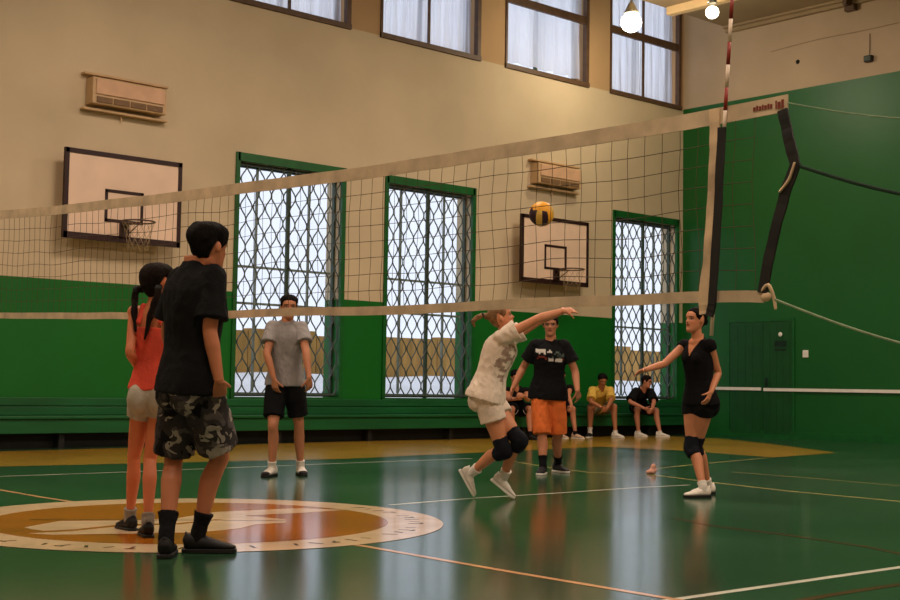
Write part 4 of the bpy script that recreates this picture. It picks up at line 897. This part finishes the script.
    def shorts(s, name, m, parent, top=.2, ease=.02, length=.75, g0=.016, g1=.035, voxel=.008, paint=None, amp=.009, seed=0, below=0.):
        b = MB(); k = s.k; s.torso(b, -.15, top, ease)
        for i in (0, 1):
            ln_ = length[i] if isinstance(length, (list, tuple)) else length; H, K, A = s.hip[i], s.knee[i], s.ank[i]; kk = k*(.93 if s.fem else 1); r0_, r1_ = .094*kk+g0, interp(ln_, [0, .65, 1], [.094, .074, .055])*kk+g1
            pts = [(H.lerp(K, .04), r0_), (H.lerp(K, ln_*.5), (r0_+r1_)/2+.004)]
            if below: pts += [(H.lerp(K, .95), r1_), (K.lerp(A, below), r1_)]
            else: pts += [(H.lerp(K, ln_), r1_)]
            b.tube(pts, n=22, caps=False); b.ell(H, (r0_*.985,)*3)
            c, r, f = s.frame(-.04); b.ell(c-f*.05*k+r*(.07*k*(1 if i else -1)), (.090*k*s.slim+ease*.6, .094*k+ease*.5, .11*k), r, f, s.ax)
        return b.skin(name, m, parent, s.root, voxel, 2, fold=s.folds(amp, seed=seed), paint=paint)
    def print_uv(s, co, no, t, sideways=0):
        """chest coordinates: u to the wearer's right, v up, mask of surface facing forward"""
        c, r, f = s.frame(t); d = co-np.array(c); return d@np.array(r)-sideways, d@np.array(s.ax), (no@np.array(f) > .1)

def bitmap_paint(body, base, rows, t, cell, cols, sideways=0):
    base = np.array(base[:3])
    def f(co, no):
        u, v, fr = body.print_uv(co, no, t, sideways); col = np.tile(base, (len(co), 1)); H_ = len(rows); W_ = max(len(r) for r in rows)
        iu = np.floor(-u/cell+W_/2).astype(int); iv = np.floor(H_/2-v/cell).astype(int)   # viewed from the front
        ok = fr & (iu >= 0) & (iu < W_) & (iv >= 0) & (iv < H_)
        for i in np.nonzero(ok)[0]:
            r = rows[iv[i]]; ch = r[W_-1-iu[i]] if False else (r[iu[i]] if iu[i] < len(r) else ' ')
            if ch in cols: col[i] = cols[ch]
        return np.c_[col, np.ones(len(co))]
    return f
def flat(c):
    c = np.array(c[:3]); return lambda co, no: np.c_[np.tile(c, (len(co), 1)), np.ones(len(co))]

def skin_mat(n): return mat(n, (1, 1, 1, 1), rough=.5, spec=.35, var=.07, scale=9, bump=.05, bscale=60, attr='Col')
M_skin = skin_mat('skin')
def cloth(n, h, **k): return mat(n, lin(h), rough=.88, spec=.15, var=k.pop('var', .12), scale=k.pop('scale', 12), bump=.25, bscale=90, **k)
def cloth_attr(n): return mat(n, (1, 1, 1, 1), rough=.88, spec=.15, var=.1, scale=12, bump=.25, bscale=90, attr='Col')
M_hair = mat('dark brown hair', lin('#1a0f0b'), rough=.75, spec=.12, var=.3, scale=30, bump=.6, bscale=120, stretch=(1, 1, .35))
M_hair2 = mat('black hair', lin('#0f0908'), rough=.75, spec=.12, var=.3, scale=30, bump=.6, bscale=120, stretch=(1, 1, .35))
M_fair = mat('fair brown hair', lin('#8a6238'), rough=.5, spec=.35, var=.45, scale=34, bump=.6, bscale=120, stretch=(1, .35, 1))
M_tie = mat('black hair tie', lin('#0c0a0c'), rough=.7, var=.1, scale=10)
M_blackT = cloth('black jersey', '#101012'); M_blackA = cloth_attr('printed jersey')
M_shoeA = mat('shoe upper', (1, 1, 1, 1), rough=.6, spec=.3, var=.12, scale=18, bump=.15, bscale=60, attr='Col')
M_soleW = mat('white rubber sole', lin('#d8d4ca'), rough=.6, var=.12, scale=14); M_soleB = mat('black rubber sole', lin('#0b0a0b'), rough=.55, var=.12, scale=14)
M_sockW = cloth('white sock knit', '#dcd6cc'); M_sockB = cloth('black sock knit', '#121114'); M_sockG = cloth('grey sock knit', '#8a847c')
M_pad = mat('dark navy knee pad fabric', lin('#10121c'), rough=.85, spec=.2, var=.15, scale=14, bump=.3, bscale=70)
SH = lambda h: (M_shoeA, lin(h))
def short_line(front=.178, side=.112, back=.035):
    def f(a): return interp(a, [0, 28, 50, 62, 84, 96, 110, 130, 180], [front, front-.004, .168, .135, .105, side+.03, side-.01, .055, back])
    return f
def person(label): return lambda B: empty('person', B.root, label, 'person')

# 1 black t-shirt, camouflage shorts, back to us ---------------------------
B = Body(POSES['near'], slim=.97, headk=1.01); P = person('tall person in black t-shirt and camouflage shorts, back turned, in front of the net')(B)
sk = lin('#b5714f'); B.make_body(M_skin, skin_paint(B.hd, sk, '#120c0a'), P, .0048, (.7, .85), (.7, .5))
B.hd.hair('hair', M_hair2, P, B.root, lambda a, z: .016+.018*max(0, min(1, (a-60)/80))*max(0, (z-.06)/.15)+.010*max(0, (z-.15)/.06), short_line(.180, .118, .012), top=.020, seed=3, rough_=.007)
B.shirt('t_shirt', M_blackT, P, hem=-.03, ease=.030, sleeve=.78, sg=.020, flare=.014, neck=1.035, voxel=.007, amp=.009, sleeve_flare=.022)
M_camo = cloth('camouflage cloth', '#2a2624')
def camo():
    nt = M_camo.node_tree; N = nt.nodes; L = nt.links; mx = [n for n in N if n.type == 'MIX'][0]; tc = [n for n in N if n.type == 'TEX_COORD'][0]
    n1 = N.new('ShaderNodeTexNoise'); n1.inputs['Scale'].default_value = 9; n1.inputs['Detail'].default_value = 3; n1.inputs['Distortion'].default_value = .35
    L.new(tc.outputs['Object'], n1.inputs['Vector']); cr = N.new('ShaderNodeValToRGB'); cr.color_ramp.interpolation = 'CONSTANT'; e = cr.color_ramp.elements
    e[0].position = 0; e[0].color = lin('#141214'); e[1].position = .44; e[1].color = lin('#3a3637')
    for p, c in ((.585, '#5c5554'),):
        q = e.new(p); q.color = lin(c)
    L.new(n1.outputs['Fac'], cr.inputs['Fac'])
    n2 = N.new('ShaderNodeTexNoise'); n2.inputs['Scale'].default_value = 13; n2.inputs['Detail'].default_value = 2; n2.inputs['Distortion'].default_value = .6
    mp = N.new('ShaderNodeMapping'); mp.inputs['Location'].default_value = (4.3, 1.7, 2.2); L.new(tc.outputs['Object'], mp.inputs['Vector']); L.new(mp.outputs['Vector'], n2.inputs['Vector'])
    st = N.new('ShaderNodeMath'); st.operation = 'GREATER_THAN'; st.inputs[1].default_value = .60; L.new(n2.outputs['Fac'], st.inputs[0])
    m2 = N.new('ShaderNodeMix'); m2.data_type = 'RGBA'; L.new(st.outputs[0], m2.inputs[0]); L.new(cr.outputs['Color'], m2.inputs[6]); m2.inputs[7].default_value = lin('#a0978e')
    L.new(m2.outputs[2], mx.inputs[6])
camo()
B.shorts('shorts', M_camo, P, top=.1, ease=.012, length=(.95, .84), g0=.014, g1=.050, amp=.012, seed=2)
for i in (0, 1): B.sock(i, M_sockB, .12 if i else .14, P); B.shoe(i, SH('#0c0b0d'), M_soleB, P, len_=1.04)

# 2 girl with two tails, red top -------------------------------------------
B = Body(POSES['girl'], female=True, slim=.87, headk=1.12); P = person('girl with two hair tails in red tank top and pale shorts, standing on the circle')(B)
sk = lin('#c4714a'); B.make_body(M_skin, skin_paint(B.hd, sk, female=True), P, .0055, (.5, .5))
def tails(b): pass
B.hd.hair('hair', M_hair, P, B.root, .018, short_line(.182, .13, .02), top=.010, seed=9, rough_=.004)
for sg, drop, out in ((-1, .25, .05), (1, .30, -.06)):
    a = B.hd.w(sg*.070, -.055, .085); c1 = B.hd.w(sg*.094, -.078, .076); k = B.k
    b = MB(); b.tube([(a, .024), (c1, .018), (c1+V((0, 0, -.05))-B.hd.f*.01, .021), (c1+V((0, 0, -drop*.55))+B.hd.r*out*.5-B.hd.f*.03, .020), (c1+V((0, 0, -drop))+B.hd.r*out-B.hd.f*.04, .007)], n=12)
    b.skin('hair_tail', M_hair, P, B.root, .005, 1, fold=lambda p: .006*noise.noise(V((p.x*60, p.y*60, p.z*14))))
    b = MB(); b.ell(c1, (.026, .026, .017), B.hd.f, B.hd.u, B.hd.r, 12, 8); b.build('hair_tie', M_tie, P, smooth=True, origin=B.root)
M_redT = cloth('red jersey', '#d8503e')
B.shirt('tank_top', M_redT, P, hem=.06, ease=.010, flare=.008, neck=.74, tank=True, amp=.006, seed=4)
M_pale = cloth('pale grey beige cotton', '#aaa292')
B.shorts('shorts', M_pale, P, top=.13, ease=.008, length=.36, g0=.008, g1=.014, amp=.007, seed=5)
for i in (0, 1): B.sock(i, M_sockG, .05, P); B.shoe(i, SH('#0c0b0e'), M_soleB, P)

# 3 grey t-shirt across the net ---------------------------------------------
B = Body(POSES['gray'], slim=.96); P = person('person in grey t-shirt and black shorts standing beyond the net before the first grilled window')(B)
sk = lin('#bd7c5a'); B.make_body(M_skin, skin_paint(B.hd, sk, '#17100c'), P, .006, (.4, .5))
B.hd.hair('hair', M_hair2, P, B.root, lambda a, z: .012+.012*max(0, (z-.16)/.06), short_line(.182, .125, .05), top=.012, seed=5)
M_grey = cloth('grey jersey', '#918c8b')
B.shirt('t_shirt', M_grey, P, hem=.01, ease=.016, sleeve=.58, sg=.018, flare=.030, amp=.009, seed=6)
B.shorts('shorts', M_blackT, P, top=.10, ease=.008, length=.78, g0=.012, g1=.036, amp=.009, seed=7)
for i in (0, 1): B.sock(i, M_sockW, .06, P); B.shoe(i, SH('#e6e0d6'), M_soleW if False else M_soleB, P, toe_cap=lin('#17151a'))

# 4 white shirt, reaching for the ball --------------------------------------
B = Body(POSES['white'], female=True, slim=1.06, lean=-.02); P = person('person in loose white t-shirt and shorts lunging, both arms stretched out under the net')(B)
sk = lin('#cc8862'); B.thumb_fwd = False; B.make_body(M_skin, skin_paint(B.hd, sk, '#6a4a2a', female=True), P, .006, (.22, .22))
B.hd.hair('hair', M_fair, P, B.root, .010, short_line(.180, .14, .04), top=.006, seed=11, rough_=.003)
k = B.k; a = B.hd.w(0, -.098, .165)
b = MB(); back = -B.hd.f; hz = V((back.x, back.y, 0)).normalized()
b.tube([(a, .028), (a+hz*.05+V((0, 0, .012)), .020), (a+hz*.09+V((0, 0, -.005)), .022), (a+hz*.125+V((0, 0, -.04)), .020), (a+hz*.11+V((0, 0, -.085)), .006)], n=12)
b.skin('ponytail', M_fair, P, B.root, .006, 1, fold=lambda p: .006*noise.noise(V((p.x*50, p.y*50, p.z*20))))
b = MB(); b.ell(a+hz*.045+V((0, 0, .012)), (.024, .024, .014), B.hd.r, B.hd.u, B.hd.f, 12, 8); b.build('hair_tie', M_tie, P, smooth=True, origin=B.root)
wh = lin('#e2d2c0'); gy = np.array(lin('#a08a7c')[:3])
rows = ["  ####  ", " ##  ## ", " #    # ", " ##  ## ", "  ####  ", " ##  ## ", " #    # ", " ##  ## ", "  ####  ", "        ", "  ###   ", "   ##   ", "    #   "]
B.shirt('t_shirt', M_blackA, P, hem=-.02, ease=.034, sleeve=.40, sg=.024, flare=.020, amp=.014, seed=8, paint=bitmap_paint(B, wh, rows, .56, .026, {'#': gy}, .085))
M_whs = cloth('white cotton', '#ddcdbb')
B.shorts('shorts', M_whs, P, top=.1, ease=.010, length=.42, g0=.016, g1=.036, amp=.010, seed=9)
for i in (0, 1): B.kneepad(i, M_pad, P); B.sock(i, M_sockW, .085, P, .008); B.shoe(i, SH('#cfc8bc'), M_soleW, P)

# 5 black printed t-shirt, orange shorts ------------------------------------
B = Body(POSES['orange'], slim=1.04); P = person('person in black printed t-shirt and orange shorts standing behind the lunging person in white')(B)
sk = lin('#b97a5a'); B.make_body(M_skin, skin_paint(B.hd, sk, '#1a100c'), P, .006, (.5, .5))
B.hd.hair('hair', M_hair, P, B.root, .013, short_line(.176, .12, .045), top=.012, seed=13)
wt = np.array(lin('#d8d0c8')[:3]); rd = np.array(lin('#8a3a30')[:3]); bg = np.array(lin('#55605a')[:3])
rows = ["WWWWWW  W        ", "WWWWWW WWW  gg   ", "  W  W     g  g g", "             g gg", "  rrrr    g   g  ", " r    r WWW WWWWr", "        WWW WWWW "]
B.shirt('t_shirt', M_blackA, P, hem=-.09, ease=.016, sleeve=.66, sg=.024, flare=.030, voxel=.0075, amp=.009, seed=10, paint=bitmap_paint(B, lin('#101012'), rows, .72, .018, {'W': wt, 'r': rd, 'g': bg}))
M_or = cloth('orange cotton', '#de7036')
B.shorts('shorts', M_or, P, top=.03, ease=.008, length=1.0, g0=.008, g1=.042, amp=.011, seed=11)
for i in (0, 1): B.sock(i, M_sockB, .11, P); B.shoe(i, SH('#1a181b'), M_soleW, P)

# 6 black top, arm stretched sideways ---------------------------------------
B = Body(POSES['black'], female=True, slim=1.0); P = person('person in black v-neck top, one arm stretched out to the side, nearest the right wall')(B)
sk = lin('#c8845f'); B.make_body(M_skin, skin_paint(B.hd, sk, '#1a100c', female=True), P, .006, (.35, .25))
B.hd.hair('hair', M_hair2, P, B.root, .010, short_line(.186, .14, .045), top=.006, seed=15, rough_=.003, extra=lambda b: b.ell(B.hd.w(0, -.105, .12), (.030, .028, .035)))
def vneck(co, no):
    c, r, f = B.frame(.92); d = co-np.array(c); u = d@np.array(r); v = d@np.array(B.ax); fr = no@np.array(f) > .05
    col = np.tile(np.array(lin('#0e0d10')[:3]), (len(co), 1)); m = fr & (v > -.10) & (np.abs(u) < .062*(v+.10)/.13); col[m] = np.array(sk[:3]); return np.c_[col, np.ones(len(co))]
B.shirt('v_neck_top', M_blackA, P, hem=-.02, ease=.012, sleeve=.17, sg=.004, flare=.010, sleeve_flare=.0, shg=.002, amp=.006, seed=12, paint=vneck, voxel=.007)
B.shorts('shorts', M_blackT, P, top=.18, ease=.005, length=.27, g0=.006, g1=.012, amp=.006, seed=13)
for i in (0, 1): B.kneepad(i, M_pad, P); B.sock(i, M_sockW, .05, P); B.shoe(i, SH('#e4dccf'), M_soleB, P)

# people on the bench ---------------------------------------------------------
DZ = -.05
B = Body(POSES['yellow'], dz=DZ, lean=-.05); P = person('person in yellow t-shirt sitting on the green bench leaning forward with hands together')(B)
sk = lin('#a86c4a'); B.make_body(M_skin, skin_paint(B.hd, sk, '#17100c'), P, .008, (.6, .6))
B.hd.hair('hair', M_hair2, P, B.root, .016, short_line(.180, .12, .045), top=.014, seed=17)
B.shirt('t_shirt', cloth('yellow jersey', '#d8b152'), P, hem=.04, ease=.018, sleeve=.80, sg=.026, voxel=.010, amp=.010, seed=14)
B.shorts('shorts', cloth('grey olive cotton', '#6f6a52'), P, top=.15, ease=.015, length=.72, g0=.02, g1=.035, voxel=.010, seed=15)
for i in (0, 1): B.sock(i, M_sockW, .10 if i else .05, P); B.shoe(i, SH('#e4dccf' if i == 0 else '#1a181b'), M_soleW, P)

B = Body(POSES['dark'], dz=DZ, lean=-.06); P = person('person in dark polo shirt sitting on the green bench under the rightmost grilled window')(B)
sk = lin('#bd7d62'); B.make_body(M_skin, skin_paint(B.hd, sk, '#17100c'), P, .008, (.5, .5))
B.hd.hair('hair', M_hair, P, B.root, .014, short_line(.180, .12, .045), top=.012, seed=19)
B.shirt('polo_shirt', M_blackT, P, hem=-.02, ease=.022, sleeve=.88, sg=.032, voxel=.010, amp=.010, seed=16)
c, r, f = B.frame(.985); b = MB(); b.tube([(c-r*.05+f*.05-B.ax*.03, .012), (c-r*.075+B.ax*.01, .012), (c-f*.05+B.ax*.025, .012), (c+r*.075+B.ax*.01, .012), (c+r*.05+f*.05-B.ax*.03, .012)], n=8)
b.build('collar', M_sockW, P, smooth=True, origin=B.root)
B.shorts('shorts', cloth('black and white trimmed shorts cloth', '#1a181c'), P, top=.15, ease=.015, length=.70, g0=.02, g1=.035, voxel=.010, seed=17)
for i in (0, 1): B.sock(i, M_sockW, .03, P); B.shoe(i, SH('#e4dccf'), M_soleW, P)

B = Body(POSES['hidA'], dz=DZ, lean=-.05); P = person('dark-haired person in black shorts sitting on the bench behind the lunging person in white')(B)
sk = lin('#bf7f60'); B.make_body(M_skin, skin_paint(B.hd, sk, '#17100c'), P, .008, (.5, .5))
B.hd.hair('hair', M_hair2, P, B.root, .018, short_line(.180, .11, .03), top=.016, seed=21)
B.shirt('dark_top', M_blackT, P, hem=.0, ease=.014, sleeve=.3, sg=.02, voxel=.010, seed=18)
B.shorts('shorts', M_blackT, P, top=.15, ease=.02, length=.85, g0=.025, g1=.045, voxel=.010, seed=19)
for i in (0, 1):
    H_, K_ = B.hip[i], B.knee[i]; e = H_.lerp(K_, .85); d = (K_-H_).normalized(); u = norm(d.cross(UP)); w = u.cross(d); rad = .105*B.k
    b = MB(); b.loft([[e+(u*math.cos(a)+w*math.sin(a))*(rad+.004*math.cos(q))+d*.006*math.sin(q) for q in np.linspace(0, 2*math.pi, 7)[:-1]] for a in np.linspace(math.radians(190), math.radians(350), 22)])
    b.build('piping', M_sockW, P, smooth=True, origin=B.root)
    B.sock(i, M_sockB, .06, P); B.shoe(i, SH('#1a181b'), M_soleB, P)

B = Body(POSES['hidB'], dz=DZ, lean=-.05, slim=.95); P = person('person on the bench almost hidden by the person in orange shorts, one leg showing')(B)
sk = lin('#bf7f60'); B.make_body(M_skin, skin_paint(B.hd, sk, '#17100c'), P, .008, (.5, .5))
B.hd.hair('hair', M_hair, P, B.root, .014, short_line(.180, .12, .045), top=.012, seed=23)
B.shirt('dark_top', M_blackT, P, hem=.0, ease=.012, sleeve=.3, sg=.018, voxel=.010, seed=20)
B.shorts('shorts', M_blackT, P, top=.15, ease=.015, length=.6, g0=.02, g1=.03, voxel=.010, seed=21)
for i in (0, 1): B.sock(i, M_sockB, .05, P); B.shoe(i, SH('#c9a890'), M_soleW, P)

WORLD, LAMP, EXPO = 1.4, 350, 0.0
# ------------------------------------------------------------------ light
wd = bpy.data.worlds.new('sky'); SC.world = wd; wd.use_nodes = True
nt = wd.node_tree; bg = nt.nodes['Background']
tc = nt.nodes.new('ShaderNodeTexCoord'); nz = nt.nodes.new('ShaderNodeTexNoise'); nz.inputs['Scale'].default_value = 1.5
cr = nt.nodes.new('ShaderNodeValToRGB'); cr.color_ramp.elements[0].color = (.80, .84, 1, 1); cr.color_ramp.elements[1].color = (.95, .97, 1, 1)
nt.links.new(tc.outputs['Generated'], nz.inputs['Vector']); nt.links.new(nz.outputs['Fac'], cr.inputs['Fac']); nt.links.new(cr.outputs['Color'], bg.inputs['Color'])
bg.inputs['Strength'].default_value = WORLD
def area(name, loc, target, size, energy, col=(1, .80, .64)):
    d = bpy.data.lights.new(name, 'AREA'); d.shape = 'RECTANGLE'; d.size = size[0]; d.size_y = size[1]; d.energy = energy; d.color = col
    o = bpy.data.objects.new(name, d); C.objects.link(o); o.location = loc
    o.rotation_euler = (V(target)-V(loc)).to_track_quat('-Z', 'Y').to_euler(); return o
for i, (x, y) in enumerate(((-3, -2), (4, -2), (11, -2), (-3, 7), (4, 7), (11, 7))):
    area('ceiling_light', (x, y, 8.1), (x, y, 0), (2.2, 2.2), LAMP)
d = bpy.data.lights.new('lamp_bulb', 'POINT'); d.energy = 160; d.color = (1, .85, .6); d.shadow_soft_size = .15
o = bpy.data.objects.new('lamp_bulb', d); C.objects.link(o); o.location = (13.51, 11.3, 7.3)
vs = SC.view_settings; vs.view_transform = 'Standard'; vs.look = 'None'; vs.exposure = EXPO; vs.gamma = 1
